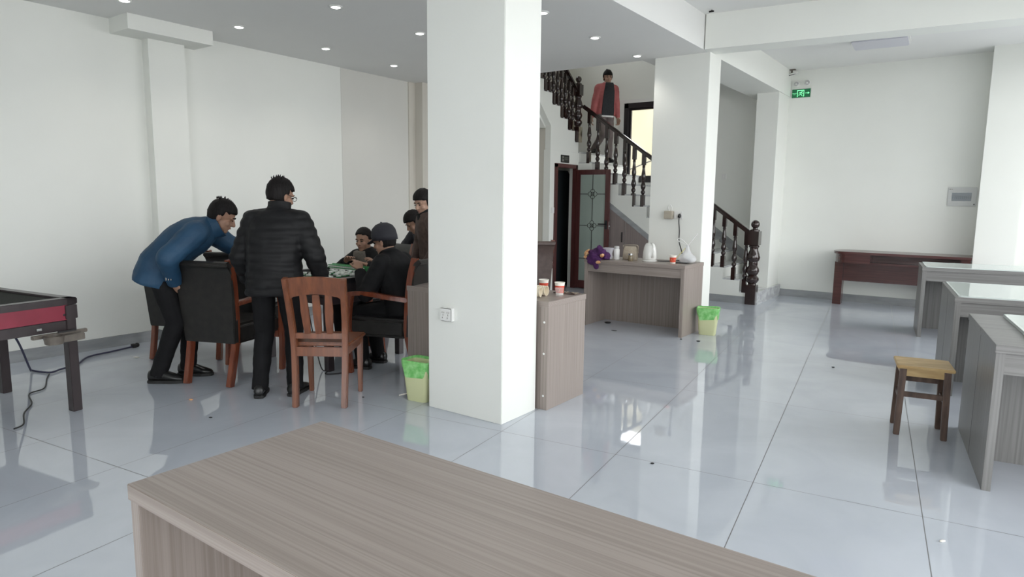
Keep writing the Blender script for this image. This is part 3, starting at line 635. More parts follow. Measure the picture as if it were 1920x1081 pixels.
def rr(hx, hy, rad, n=5):
    out = []
    for cx, cy, a0 in ((hx - rad, hy - rad, 0), (-hx + rad, hy - rad, 90), (-hx + rad, -hy + rad, 180), (hx - rad, -hy + rad, 270)):
        for k in range(n): a = R(a0 + 90 * k / (n - 1)); out.append((cx + rad*math.cos(a), cy + rad*math.sin(a)))
    return out
def waste_bin(label, loc, rz, s=1.0):
    t = thing('waste_bin', label, 'bin', loc, rz)
    prof = [(0.060, 0.085, 0), (0.063, 0.088, 0.004), (0.083, 0.112, 0.285)]
    inner = [(0.079, 0.108, 0.285), (0.060, 0.084, 0.02)]
    obj('tub', MB().rings([[Vector((x, y, z)) * s for x, y in rr(hx, hy, 0.03)] for hx, hy, z in prof + inner]), M['bin'], t, smooth='auto')
    rnd = random.Random(len(label)); base = rr(1, 1, 0.33, 6); rings = []
    for k, (q, z) in enumerate(((0.97, 0.06), (1.005, 0.20), (1.035, 0.25), (1.045, 0.290), (1.02, 0.303), (0.97, 0.298), (0.90, 0.22), (0.80, 0.06))):
        ring = []
        for i, (x, y) in enumerate(base):
            hx, hy = 0.0628 + 0.0702*z, 0.0878 + 0.084*z
            dz = (0.035*math.sin(i*0.9 + 1) + rnd.uniform(-0.012, 0.012)) if k == 1 else rnd.uniform(-0.004, 0.004)
            if k == 0: continue
            f = q + (rnd.uniform(0, 0.02) if k < 5 else 0)
            ring.append(Vector((x*(hx + 0.003)*f, y*(hy + 0.003)*f, z + dz)) * s)
        if ring: rings.append(ring)
    obj('bin_liner', MB().rings(rings, cap=False), M['bag'], t, smooth=True); return t
waste_bin('pale yellow bin with green liner against the left side of the front pillar', (-3.255, 3.405, 0), R(90 + 8))
waste_bin('pale yellow bin with green liner beside the kettle desk', (-2.43, 7.10, 0), R(90 + 12))
tag(obj('paper_stick', MB().tube([(-3.44, 3.37, 0.006), (-3.37, 3.385, 0.03)], 0.005, 6), M['paper']), 'white paper stick beside the left bin', 'litter')

# ------------------------------------------------------------------ chairs
def armchair(label, loc, rz, leather='leather'):
    """facing +y, origin on the floor under the seat"""
    t = thing('armchair', label, 'chair', loc, rz); lm, wm = M[leather], M['redwood']
    # seat
    obj('seat', MB().rings([[(-0.205, -0.24, z), (0.205, -0.24, z), (0.245, 0.29, z), (-0.245, 0.29, z)] for z in (0.31, 0.47)]), lm, t, 0.03, smooth='auto', seg=3)
    # back: curved slab with rolled top
    prof = [(-0.225, 0.33), (-0.235, 0.45), (-0.245, 0.60), (-0.262, 0.75), (-0.29, 0.88), (-0.325, 0.95), (-0.36, 0.975), (-0.385, 0.96), (-0.385, 0.935), (-0.365, 0.925)]
    outer = [(y, z) for y, z in prof]
    inner = [(-0.355, 0.915), (-0.345, 0.90), (-0.325, 0.86), (-0.312, 0.75), (-0.30, 0.60), (-0.29, 0.45), (-0.28, 0.33)]
    P = [(y_ - 0.035, z_) if False else (y_, z_) for y_, z_ in outer + inner]
    obj('backrest', MB().prism(P, lambda y, z: (-0.222 - 0.062*(z - 0.33), y - 0.028, z), lambda y, z: (0.222 + 0.062*(z - 0.33), y - 0.028, z)), lm, t, 0.006, smooth='auto')
    for sx in (-1, 1):
        x = sx * 0.262
        obj('back_post', MB().bar(smooth_pts([(x*0.73, -0.345, 0), (x*0.75, -0.30, 0.18), (x*0.77, -0.265, 0.36), (x*0.82, -0.275, 0.55), (x*0.87, -0.30, 0.75), (x*0.90, -0.325, 0.87), (x*0.91, -0.350, 0.955), (x*0.91, -0.355, 0.985)], 4), 0.042, 0.055, (1, 0, 0)), wm, t, 0.006, smooth='auto')
        obj('front_leg', MB().bar(smooth_pts([(x, 0.245, 0), (x, 0.262, 0.2), (x, 0.262, 0.40), (x*1.06, 0.24, 0.55), (x*1.08, 0.215, 0.665)], 4), 0.042, 0.05, (1, 0, 0)), wm, t, 0.006, smooth='auto')
        obj('armrest', MB().bar(smooth_pts([(x*1.08, 0.26, 0.665), (x*1.10, 0.10, 0.685), (x*1.06, -0.10, 0.665), (x*0.85, -0.275, 0.64)], 4), 0.055, 0.036, (1, 0, 0)), wm, t, 0.008, smooth='auto')
    obj('seat_rail', MB().box(-0.245, 0.245, 0.235, 0.275, 0.28, 0.36), wm, t)
    return t
TC = Vector((-4.83, 3.93, 0))
armchair('empty black armchair seen from behind, in front of the man in blue', (-4.93, 2.985, 0), R(22))
armchair('black armchair with red wood arms under the man in the black cap', (-4.07, 3.91, 0), R(106))
armchair('black armchair back seen between the two standing men, left of the table', (-5.545, 3.555, 0), R(36))
armchair('black armchair near the left wall, behind the man in blue', (-5.975, 3.17, 0), R(28)).scale = (0.9, 0.9, 0.9)
armchair('black armchair under the seated man in the grey sweater', (-5.12, 4.66, 0), R(176))
armchair('brown leather armchair standing right of the front pillar', (-4.60, 6.72, 0), R(45), 'brownleather')

def wood_chair(label, loc, rz):
    t = thing('wooden_chair', label, 'chair', loc, rz); m_ = M['chairwood']
    for sx in (-1, 1):
        x = sx * 0.185
        obj('rear_leg', MB().bar(smooth_pts([(x*0.92, -0.215, 0), (x*0.94, -0.19, 0.25), (x*0.96, -0.185, 0.44), (x, -0.205, 0.62), (x*1.06, -0.275, 0.915)], 4), 0.040, 0.045, (1, 0, 0)), m_, t, 0.005)
        obj('front_leg', MB().bar([(x*1.0, 0.19, 0), (x*1.02, 0.185, 0.43)], [0.032, 0.042], [0.032, 0.042], (1, 0, 0)), m_, t, 0.005)
        obj('side_rail', MB().box(x*0.98 - 0.012, x*0.98 + 0.012, -0.17, 0.17, 0.37, 0.425), m_, t)
    obj('front_rail', MB().box(-0.17, 0.17, 0.175, 0.20, 0.37, 0.425), m_, t)
    obj('rear_rail', MB().box(-0.165, 0.165, -0.200, -0.176, 0.36, 0.425), m_, t, 0.003)
    sp = [(-0.205, -0.165), (0.205, -0.165), (0.225, 0.225), (0.0, 0.24), (-0.225, 0.225)]
    obj('seat', MB().prism(sp, lambda x, y: (x, y, 0.425), lambda x, y: (x, y, 0.452)), m_, t, 0.008)
    def by(z): return -0.205 - (z - 0.62) * 0.24 if z > 0.62 else -0.188 - (z - 0.47) * 0.11
    obj('lower_back_rail', MB().box(-0.17, 0.17, by(0.5) - 0.011, by(0.5) + 0.011, 0.485, 0.525), m_, t, 0.004)
    ar = [(-0.18, 0.755)] + [(-0.15 + 0.30*k/10, 0.782 + 0.022*math.sin(PI*k/10)) for k in range(11)] + [(0.18, 0.755), (0.185, 0.915)] + [(0.185 - 0.37*k/8, 0.915 + 0.012*math.sin(PI*k/8)) for k in range(1, 8)] + [(-0.185, 0.915)]
    obj('crest_rail', MB().prism(ar, lambda x, z: (x*1.03, by(z) - 0.012, z), lambda x, z: (x*1.03, by(z) + 0.012, z)), m_, t, 0.003)
    for x in (-0.085, 0.0, 0.085):
        zs = (0.50, 0.58, 0.68, 0.80)
        obj('back_slat', MB().bar([(x*0.9, by(0.50), 0.50), (x*0.92, by(0.58) - 0.008, 0.58), (x*0.97, by(0.68) - 0.006, 0.68), (x*1.02, by(0.80), 0.80)], [0.040, 0.050, 0.058, 0.046], 0.014, (1, 0, 0)), m_, t, 0.003)
    return t
wood_chair('orange-brown wooden slat-back chair seen from behind, nearest the viewer', (-3.80, 3.015, 0), R(35))

# ------------------------------------------------------------------ mahjong tables
def rack_table(label, loc, rz, sz=0.90, apron='crimson', cup=True):
    t = thing('game_table', label, 'table', loc, rz); h = sz / 2; z = 0.775
    mb = MB()
    for q in ((-h, h, -h, -h + 0.075), (-h, h, h - 0.075, h), (-h, -h + 0.075, -h, h), (h - 0.075, h, -h, h)): mb.box(*q, z - 0.045, z)
    obj('rim', mb, M['tablemetal'] if apron == 'crimson' else M['black'], t, 0.006)
    obj('playing_surface', MB().box(-h + 0.05, h - 0.05, -h + 0.05, h - 0.05, z - 0.05, z - 0.014), M['felt'], t)
    mb = MB()
    for a in range(4):
        mw = Matrix.Rotation(a * PI/2, 4, 'Z'); n0 = len(mb.bm.verts)
        mb.box(-h + 0.06, h - 0.06, -h + 0.012, -h + 0.035, z - 0.145, z - 0.045); mb.bm.verts.ensure_lookup_table()
        for v in mb.bm.verts[n0:]: v.co = mw @ v.co
    obj('apron', mb, M[apron], t)
    mb = MB()
    for a in range(4):
        mw = Matrix.Rotation(a * PI/2, 4, 'Z'); n0 = len(mb.bm.verts)
        mb.box(-h + 0.07, h - 0.07, -h + 0.02, -h + 0.06, z - 0.215, z - 0.15); mb.bm.verts.ensure_lookup_table()
        for v in mb.bm.verts[n0:]: v.co = mw @ v.co
    obj('lower_rail', mb, M['tablemetal'], t, 0.003)
    for sx in (-1, 1):
        for sy in (-1, 1):
            l = obj('leg', MB().box(sx*(h - 0.012), sx*(h - 0.072), sy*(h - 0.012), sy*(h - 0.072), 0, z - 0.05), M['tablemetal'], t, 0.003)
            obj('corner_block', MB().box(sx*(h - 0.003), sx*(h - 0.078), sy*(h - 0.003), sy*(h - 0.078), z - 0.14, z - 0.048), M['tablemetal'], l, 0.003)
    if cup:
        c = obj('cup_holder', MB().lathe([(0.052, 0.50), (0.058, 0.545), (0.062, 0.555), (0.050, 0.556), (0.046, 0.51)], (h - 0.20, -h - 0.065, 0), 18).box(h - 0.17, h - 0.01, -h - 0.075, -h + 0.01, 0.50, 0.545).box(h - 0.30, h + 0.04, -h - 0.02, -h + 0.008, 0.535, 0.56), M['greyplastic'], t, 0.004, smooth='auto', label='grey-brown plastic cup holder')
        obj('ashtray_lid', MB().box(h - 0.16, h - 0.05, -h - 0.05, -h - 0.035, 0.562, 0.572), M['black'], c)
        obj('lock', MB().box(h - 0.26, h - 0.23, -h + 0.006, -h + 0.02, z - 0.19, z - 0.175), M['chrome'], t)
        obj('button', MB().ball((h - 0.085, -h + 0.010, z - 0.11), 0.008, 0.004, 0.008), M['black'], t)
    return t
rack_table('card table with crimson apron and grey cup holder at the left edge', (-5.295, 1.30, 0), R(99), 0.95)
rack_table('black card table in the middle of the players, covered with game tiles', (TC.x, TC.y, 0), R(0), 0.90, 'tablemetal', False)

# game tiles on the centre table
tile0 = None
def game_tile(x, y, z, rz, up, label, group):
    global tile0
    if tile0 is None:
        tile0 = thing('game_tile', label, 'game tile', (x, y, z), rz, group); r = tile0
        obj('tile_body', MB().box(-0.014, 0.014, -0.019, 0.019, 0, 0.014), M['tilewhite'], r, 0.0015)
        obj('tile_back', MB().box(-0.014, 0.014, -0.019, 0.019, 0.0142, 0.0215), M['tilegreen'], r, 0.0015)
    else: r = dup(tile0, (x, y, z), rz, label, group)
    if not up: r.rotation_euler = (PI, 0, rz); r.location.z = z + 0.0215
    return r
ZT = 0.7615
for k in range(17):
    for q in range(2): game_tile(-5.22 + k*0.0285, 4.20, ZT + q*0.022, 0, True, 'green-backed game tile in the long two-high row before the man in grey', 'green-backed tile row')
rnd = random.Random(5); spots = []
for k in range(400):
    x, y = rnd.uniform(-5.0, -4.52), rnd.uniform(3.62, 4.10)
    if all((x - a)**2 + (y - b)**2 > 0.047**2 for a, b in spots): spots.append((x, y))
    if len(spots) >= 46: break
for x, y in spots: game_tile(x, y, ZT, rnd.uniform(-0.4, 0.4) + (PI/2 if rnd.random() < .5 else 0), False, 'white game tile lying face up in the middle of the black table', 'loose white tiles')
tile_rail = tag(obj('tile_rail', MB().box(-5.24, -4.70, 4.235, 4.25, ZT, ZT + 0.05), M['mat_green'], bevel=0.003), 'long green rail behind the row of green-backed tiles', 'tile rail')

# cables on the floor at the left
cz = 0.012
def cable(name, pts, r, m_, label, plug=None):
    t = thing(name, label, 'cable', pts[-1][:2] + (0,))
    o_ = Vector(pts[-1][:2] + (0,))
    obj('wire', MB().tube([p - o_ for p in smooth_pts(pts, 7)], r, 7), M[m_], t, smooth=True)
    if plug: obj('plug', MB().box(-0.03, 0.03, -0.018, 0.018, 0.0, 0.035).ball((0.0, 0.03, 0.02), 0.022), M['black'], t, 0.005)
cable('power_cord', [(-5.70, 1.62, 0.60), (-5.93, 1.80, 0.35), (-6.20, 1.95, 0.06), (-6.30, 2.00, cz), (-6.12, 2.06, cz), (-6.17, 2.16, cz), (-6.23, 2.30, cz), (-6.46, 2.48, cz), (-6.52, 2.70, cz), (-6.585, 2.93, cz)], 0.008, 'bluecord', 'dark power cord running along the floor to the left wall', True)
cable('power_cord', [(-6.10, 2.05, 0.008), (-5.95, 1.98, 0.008), (-5.66, 1.86, 0.008), (-5.58, 1.74, 0.008), (-5.30, 1.66, 0.008), (-5.10, 1.55, 0.008), (-4.86, 1.47, 0.008), (-4.80, 1.40, 0.008)], 0.005, 'cord', 'thin grey cord curling on the floor under the crimson table')
cable('power_cord', [(-4.75, 3.55, 0.60), (-4.60, 3.50, 0.30), (-4.48, 3.48, 0.03), (-4.42, 3.50, 0.008), (-4.34, 3.42, 0.008), (-4.26, 3.52, 0.008), (-4.30, 3.60, 0.008)], 0.005, 'cord', 'black cord hanging under the centre table to the floor')

# ------------------------------------------------------------------ things on the kettle desk
ZK = 0.779
kt = thing('kettle', 'white electric kettle on the desk by the middle pillar', 'kettle', (-3.09, 6.965, ZK), R(48))
obj('base', MB().lathe([(0.0, 0), (0.082, 0.0), (0.085, 0.012), (0.070, 0.022), (0.0, 0.022)], n=24), M['kettle'], kt, smooth='auto')
obj('body', MB().lathe([(0.0, 0.023), (0.076, 0.023), (0.080, 0.045), (0.076, 0.10), (0.066, 0.155), (0.056, 0.185), (0.0, 0.187)], n=28), M['kettle'], kt, smooth='auto')
obj('lid', MB().lathe([(0.0, 0.186), (0.054, 0.186), (0.048, 0.20), (0.02, 0.21), (0.0, 0.211)], n=24), M['kettle'], kt, smooth='auto')
obj('spout', MB().rings([[(-0.015, 0.050, 0.185), (0.015, 0.050, 0.185), (0.01, 0.060, 0.135), (-0.01, 0.060, 0.135)], [(-0.004, 0.078, 0.190), (0.004, 0.078, 0.190), (0.004, 0.070, 0.155), (-0.004, 0.070, 0.155)]]), M['kettle'], kt)
obj('handle', MB().bar(smooth_pts([(0, -0.03, 0.205), (0, -0.085, 0.195), (0, -0.108, 0.14), (0, -0.100, 0.07), (0, -0.078, 0.045)], 5), 0.024, 0.016, (1, 0, 0)), M['kettle'], kt, 0.004, smooth='auto')
kc = thing('power_cord', 'black kettle cord looping from the kettle up to the pillar socket', 'cable', (-2.878, 7.288, 1.29))
o_ = Vector((-2.878, 7.288, 1.29))
obj('wire', MB().tube([p - o_ for p in smooth_pts([(-3.005, 6.99, ZK + 0.008), (-2.94, 7.02, ZK + 0.007), (-2.86, 7.10, ZK + 0.008), (-2.80, 7.20, ZK + 0.03), (-2.83, 7.25, 0.90), (-2.87, 7.27, 1.0), (-2.868, 7.26, 1.12), (-2.878, 7.258, 1.22), (-2.878, 7.258, 1.27)], 6)], 0.006, 7), M['cord'], kc, smooth=True)
obj('plug', MB().ball((0, -0.022, 0), 0.020, 0.022, 0.024), M['black'], kc, smooth=True)

def paper_cup(label, loc, rz=0, group='red-banded paper cups', s=1.0):
    t = thing('paper_cup', label, 'cup', loc, rz, group)
    obj('cup_body', MB().lathe([(0, 0.004), (0.027*s, 0.0), (0.0285*s, 0.012*s), (0.0375*s, 0.090*s), (0.0392*s, 0.091*s), (0.0392*s, 0.087*s), (0.035*s, 0.086*s), (0.027*s, 0.012*s), (0, 0.010*s)], n=24), M['paper'], t, smooth='auto')
    mb = MB(); mb.rings([[Vector((r*math.cos(2*PI*i/24), r*math.sin(2*PI*i/24), z)) * s for i in range(24)] for r, z in ((0.0287, 0.013), (0.0347, 0.066))], cap=False)
    mb2 = MB(); mb2.lathe([(0.0290*s, 0.014*s), (0.0354*s, 0.066*s), (0.0350*s, 0.0665*s), (0.0286*s, 0.0135*s), (0.0290*s, 0.014*s)], n=24)
    obj('red_band', mb2, M['red'], t, smooth='auto')
    mb3 = MB()
    for a0 in (1.2, 2.9, 4.1, 5.3):
        for k in range(3):
            a = a0 + k*0.16; z = (0.028 + 0.010*((k + int(a0)) % 3))*s; r = (0.0296 + 0.115*(z/s - 0.014))*s
            mb3.ball((r*math.cos(a), r*math.sin(a), z), 0.003*s, 0.003*s, 0.006*s, 6)
    obj('print', mb3, M['orangecloth'], t)
    return t
paper_cup('red and white paper cup on the kettle desk, right of the kettle', (-2.785, 6.90, ZK), 0.4)

pb = thing('plastic_bag', 'knotted white plastic bag with raised handles at the right of the kettle desk', 'plastic bag', (-2.685, 7.06, ZK + 0.004))
rnd = random.Random(3)
mb = MB(); rings = []
for k, (r, z) in enumerate(((0.02, 0.0), (0.080, 0.004), (0.092, 0.035), (0.078, 0.066), (0.050, 0.095), (0.026, 0.135), (0.014, 0.19))):
    rings.append([Vector((math.cos(2*PI*i/22)*r*(1 + 0.16*math.sin(5*i + k)*(k > 1)), math.sin(2*PI*i/22)*r*(1 + 0.16*math.cos(7*i + k*2)*(k > 1)), max(0, z + rnd.uniform(-0.006, 0.006)*(k > 1)))) for i in range(22)])
mb.rings(rings)
bag_m = film_mat('thin_white_plastic', (0.82, 0.83, 0.84), 0.48, 0.3)
obj('pouch', mb, bag_m, pb, smooth=True)
mb = MB(); mb.bar(smooth_pts([(0, 0, 0.18), (-0.03, 0, 0.20), (-0.085, -0.01, 0.225), (-0.115, -0.01, 0.245), (-0.10, 0, 0.265), (-0.05, 0.01, 0.235), (0.0, 0.0, 0.19)]), 0.016, 0.006, (0, 1, 0))
mb.bar(smooth_pts([(0, 0, 0.185), (0.025, 0, 0.22), (0.06, 0, 0.265), (0.105, 0, 0.325)]), [0.018]*18 + [0.010], 0.006, (0, 1, 0)); obj('tied_handles', mb, M['white'], pb, smooth='auto')
mb = MB()
for k in range(9): mb.ball((rnd.uniform(-0.045, 0.045), rnd.uniform(-0.035, 0.035), 0.022 + rnd.uniform(0, 0.02)), 0.022, 0.016, 0.014, 8)
obj('contents', mb, mat('grey_bag_contents', (0.30, 0.31, 0.33), 0.5), pb, smooth=True)
tag(obj('drinking_straw', MB().tube([(-2.83, 7.02, ZK + 0.006), (-2.735, 7.13, ZK + 0.16)], 0.004, 6), mat('yellow_straw', (0.65, 0.60, 0.25), 0.4)), 'yellow straw leaning against the knotted plastic bag', 'straw')
tag(obj('phone', MB().box(-2.80, -2.64, 6.95, 7.03, ZK, ZK + 0.009), M['black'], bevel=0.003), 'black flat phone lying before the knotted plastic bag', 'phone')

bt = thing('bottle', 'white capped bottle beside the purple cloth on the kettle desk', 'bottle', (-3.475, 6.91, ZK))
obj('bottle_body', MB().lathe([(0, 0), (0.032, 0), (0.034, 0.006), (0.034, 0.115), (0.028, 0.125), (0, 0.125)], n=20), M['white'], bt, smooth='auto')
obj('cap', MB().lathe([(0, 0.125), (0.029, 0.125), (0.029, 0.15), (0.026, 0.155), (0, 0.155)], n=20), mat('grey_cap', (0.5, 0.5, 0.5), 0.4), bt, smooth='auto')
cb = thing('plastic_bag', 'clear crumpled plastic bag left of the white bottle', 'plastic bag', (-3.555, 6.86, ZK))
rings = []
for k, (r, z) in enumerate(((0.03, 0.0), (0.055, 0.003), (0.062, 0.03), (0.050, 0.07), (0.062, 0.11), (0.075, 0.135))):
    rings.append([Vector((math.cos(2*PI*i/18)*r*0.85*(1 + 0.13*math.sin(4*i + k)), math.sin(2*PI*i/18)*r*0.8*(1 + 0.13*math.cos(5*i + k)), z)) for i in range(18)])
obj('film', MB().rings(rings, cap=False), film_mat('clear_film', (0.8, 0.8, 0.86), 0.38, 0.2), cb, smooth=True)
tb = thing('shoulder_bag', 'small tan canvas bag standing left of the kettle', 'bag', (-3.335, 6.98, ZK), R(10))
obj('body', MB().rings([[Vector((x, y, z)) for x, y in rr(hx, hy, 0.03)] for hx, hy, z in ((0.082, 0.042, 0), (0.086, 0.048, 0.03), (0.080, 0.040, 0.12), (0.070, 0.022, 0.158))]), M['tan'], tb, smooth='auto')
obj('front_pocket', MB().rings([[Vector((x*hs, -0.045 - d, 0.055 + y*hs)) for x, y in rr(0.06, 0.045, 0.03)] for hs, d in ((1, -0.01), (1, 0.012), (0.85, 0.018))]), M['tan'], tb, smooth='auto')
obj('strap', MB().bar(smooth_pts([(-0.07, 0, 0.14), (-0.085, 0, 0.165), (0, 0, 0.172), (0.08, 0, 0.168), (0.088, 0, 0.12), (0.09, 0, 0.08)]), 0.02, 0.005, (0, 1, 0)), M['tan'], tb)
jr = thing('glass_jar', 'small metal-lidded jar in front of the tan bag', 'jar', (-3.265, 6.84, ZK))
obj('jar_body', MB().lathe([(0, 0), (0.026, 0), (0.028, 0.005), (0.028, 0.06), (0.024, 0.066), (0, 0.066)], n=18), mat('amber_jar_glass', (0.20, 0.16, 0.10), 0.08), jr, smooth='auto')
obj('lid', MB().lathe([(0, 0.066), (0.027, 0.066), (0.027, 0.086), (0, 0.087)], n=18), M['chrome'], jr, smooth='auto')

from mathutils import noise
pc = thing('purple_cloth', 'crumpled purple cloth with orange pattern hanging over the kettle desk corner', 'cloth', (-3.66, 6.80, ZK))
def lump(mb, c, r, seed, amp=0.3, n=22):
    b0 = len(mb.bm.verts); mb.ball(c, *r, n=n); mb.bm.verts.ensure_lookup_table(); c = Vector(c)
    for v in mb.bm.verts[b0:]:
        d = v.co - c; q = noise.noise(d * 14 + Vector((seed, seed * 2, 0))) + 0.5*noise.noise(d * 35 + Vector((seed, 0, seed)))
        v.co = c + d * (1 + amp * q); v.co.z = max(v.co.z, 0.002) if v.co.y > -0.075 else v.co.z
lump_mb = MB(); lump(lump_mb, (0.02, 0.0, 0.04), (0.105, 0.085, 0.10), 1, 0.55, 36); lump(lump_mb, (0.09, 0.02, 0.03), (0.06, 0.06, 0.06), 5, 0.5, 30); lump(lump_mb, (-0.06, -0.03, 0.03), (0.06, 0.05, 0.05), 6, 0.5, 28)
lump(lump_mb, (0.0, -0.095, -0.005), (0.085, 0.014, 0.08), 2, 0.5, 32)
obj('cloth', lump_mb, M['purple'], pc, smooth=True)
mb = MB(); lump(mb, (-0.115, -0.02, 0.055), (0.045, 0.05, 0.05), 3); lump(mb, (0.085, -0.07, 0.055), (0.028, 0.02, 0.026), 4); lump(mb, (0.058, -0.105, -0.025), (0.03, 0.012, 0.02), 7); lump(mb, (-0.125, -0.06, 0.02), (0.03, 0.02, 0.018), 8)
obj('orange_pattern', mb, M['orangecloth'], pc, smooth=True)
mb = MB(); lump(mb, (-0.10, -0.055, 0.045), (0.025, 0.022, 0.022), 9); lump(mb, (-0.085, 0.0, 0.09), (0.04, 0.03, 0.02), 10)
obj('dark_pattern', mb, M['brownleather'], pc, smooth=True)

# ------------------------------------------------------------------ things on the desk behind the front pillar
ZD = 0.766
paper_cup('red and white paper cup standing on the desk behind the front pillar', (-2.515, 4.10, ZD), 2.0)
paper_cup('white-rimmed paper cup behind the lying cup stacks, by the front pillar', (-2.70, 4.17, ZD), 1.0)
for k, (x, y, lb) in enumerate(((-2.545, 3.90, 'nearer stack of nested ivory paper cups lying on the desk by the pillar'), (-2.550, 3.985, 'farther stack of nested ivory paper cups lying on the desk by the pillar'))):
    t = thing('cup_stack', lb, 'cup stack', (x, y, ZD + 0.036), R(14 - 12*k), 'lying cup stacks')
    prof = []
    for q in range(11): prof += [(0.0335, -0.19 + q*0.017), (0.036, -0.19 + q*0.017 + 0.013), (0.0362, -0.19 + q*0.017 + 0.016)]
    prof += [(0.033, -0.004), (0.025, -0.075), (0.0, -0.076)]
    mb = MB(); mb.rings([[Vector((z, r*math.cos(2*PI*i/24), r*math.sin(2*PI*i/24))) for i in range(24)] for r, z in [(0.026, -0.27)] + prof])
    obj('nested_cups', mb, M['ivory'], t)
t = thing('plastic_cup', 'clear plastic cup between the cup stacks and the red cup', 'cup', (-2.475, 4.03, ZD))
obj('cup_wall', MB().lathe([(0.024, 0.001), (0.026, 0.0), (0.032, 0.06), (0.034, 0.061)], n=18), film_mat('clear_cup', (0.8, 0.8, 0.8), 0.25, 0.1), t, smooth=True)
t = thing('glass_tray', 'flat brown patterned tray behind the red paper cup', 'tray', (-2.50, 4.19, ZD), 0)
obj('tray', MB().box(-0.10, 0.09, -0.045, 0.045, 0, 0.006), mat('brown_tray', (0.10, 0.07, 0.06), 0.15), t, 0.002)
mb = MB()
for k in range(14): mb.ball((rnd.uniform(-0.085, 0.075), rnd.uniform(-0.035, 0.035), 0.0075), 0.010, 0.008, 0.002, 8)
obj('speckles', mb, M['tan'], t)

# ------------------------------------------------------------------ litter on the floor
def litter(name, label, x, y, sx, sy, sz, m_, rz=0.5):
    mb = MB(); mb.ball((0, 0, sz), sx, sy, sz, 8); o = obj(name, mb, M[m_]); o.location = (x, y, 0); o.rotation_euler = (0, 0, rz); tag(o, label, 'litter')
litter('paper_scrap', 'white paper scrap on the floor at the lower right', -0.045, 3.29, 0.016, 0.008, 0.004, 'paper', 0.9)
litter('litter_crumb', 'dark crumb on the floor right of the bare desk', -1.409, 3.322, 0.012, 0.007, 0.004, 'black')
litter('litter_crumb', 'black scrap on the floor inside the kettle desk', -3.60, 6.98, 0.040, 0.025, 0.012, 'black')
litter('litter_crumb', 'dark scrap on the floor before the kettle desk', -3.33, 6.62, 0.035, 0.010, 0.004, 'black', 0.2)
litter('litter_crumb', 'dark crumb before the right leg of the kettle desk', -2.553, 6.646, 0.012, 0.01, 0.005, 'black')
litter('litter_crumb', 'dark crumb below the bin by the kettle desk', -2.37, 6.66, 0.022, 0.012, 0.006, 'black')
litter('cigarette_end', 'pale cigarette end on the floor before the empty armchair', -4.537, 2.382, 0.016, 0.008, 0.006, 'orangecloth')
litter('litter_crumb', 'dark crumb on the floor left of the slat-back chair', -4.065, 2.259, 0.014, 0.008, 0.004, 'black')
litter('litter_crumb', 'dark crumb on the floor behind the bin by the front pillar', -3.62, 3.18, 0.010, 0.006, 0.004, 'black')
litter('paper_scrap', 'white paper scrap on the floor near the left wall', -6.15, 2.75, 0.035, 0.015, 0.004, 'paper', 0.3)
litter('litter_crumb', 'dark crumb on the floor left of the stool', -1.02, 6.35, 0.014, 0.010, 0.004, 'black')

# ------------------------------------------------------------------ people
M['skin'] = noisy('skin', (0.31, 0.175, 0.120), (0.36, 0.21, 0.145), (9, 9, 9), 0.5, spec=0.35)
M['skin2'] = noisy('pale_skin', (0.42, 0.26, 0.19), (0.47, 0.30, 0.22), (9, 9, 9), 0.5, spec=0.35)
M['hair'] = noisy('black_hair', (0.006, 0.005, 0.005), (0.014, 0.012, 0.012), (120, 120, 14), 0.6, spec=0.15, bump=0.3)
M['lips'] = mat('lips', (0.30, 0.11, 0.09), 0.45)
M['eye'] = mat('dark_eye', (0.012, 0.009, 0.008), 0.15)
M['navy'] = noisy('blue_jacket_cloth', (0.007, 0.042, 0.092), (0.011, 0.055, 0.115), (8, 8, 8), 0.65, bump=0.15, bscale=60)
M['puffer'] = noisy('black_quilted_nylon', (0.008, 0.008, 0.009), (0.012, 0.012, 0.013), (9, 9, 9), 0.55, spec=0.2)
M['blackcloth'] = noisy('black_cloth', (0.006, 0.006, 0.007), (0.010, 0.010, 0.011), (12, 12, 12), 0.75, spec=0.2, bump=0.1, bscale=60)
M['darknavy'] = noisy('dark_navy_cloth', (0.013, 0.013, 0.019), (0.020, 0.020, 0.028), (12, 12, 12), 0.75, bump=0.1, bscale=60)
M['trouser'] = noisy('black_trouser_cloth', (0.006, 0.006, 0.007), (0.009, 0.009, 0.010), (12, 12, 12), 0.8, spec=0.2, bump=0.1, bscale=50)
M['greyknit'] = noisy('grey_brown_knit', (0.11, 0.095, 0.080), (0.15, 0.13, 0.11), (90, 90, 30), 0.85)
M['brownknit'] = noisy('brown_knit', (0.060, 0.038, 0.032), (0.085, 0.055, 0.046), (30, 30, 30), 0.85)
M['darkknit'] = noisy('charcoal_knit', (0.020, 0.022, 0.025), (0.030, 0.032, 0.036), (60, 60, 60), 0.85)
M['coral'] = noisy('coral_red_jacket', (0.38, 0.10, 0.10), (0.45, 0.13, 0.125), (9, 9, 9), 0.7, bump=0.15, bscale=50)
M['grape'] = noisy('grey_brown_trousers', (0.15, 0.12, 0.115), (0.19, 0.155, 0.145), (12, 12, 12), 0.8)
M['shoe'] = noisy('black_shoe_leather', (0.010, 0.010, 0.010), (0.016, 0.016, 0.016), (20, 20, 20), 0.3)
M['sole'] = mat('black_rubber_sole', (0.014, 0.014, 0.014), 0.7)

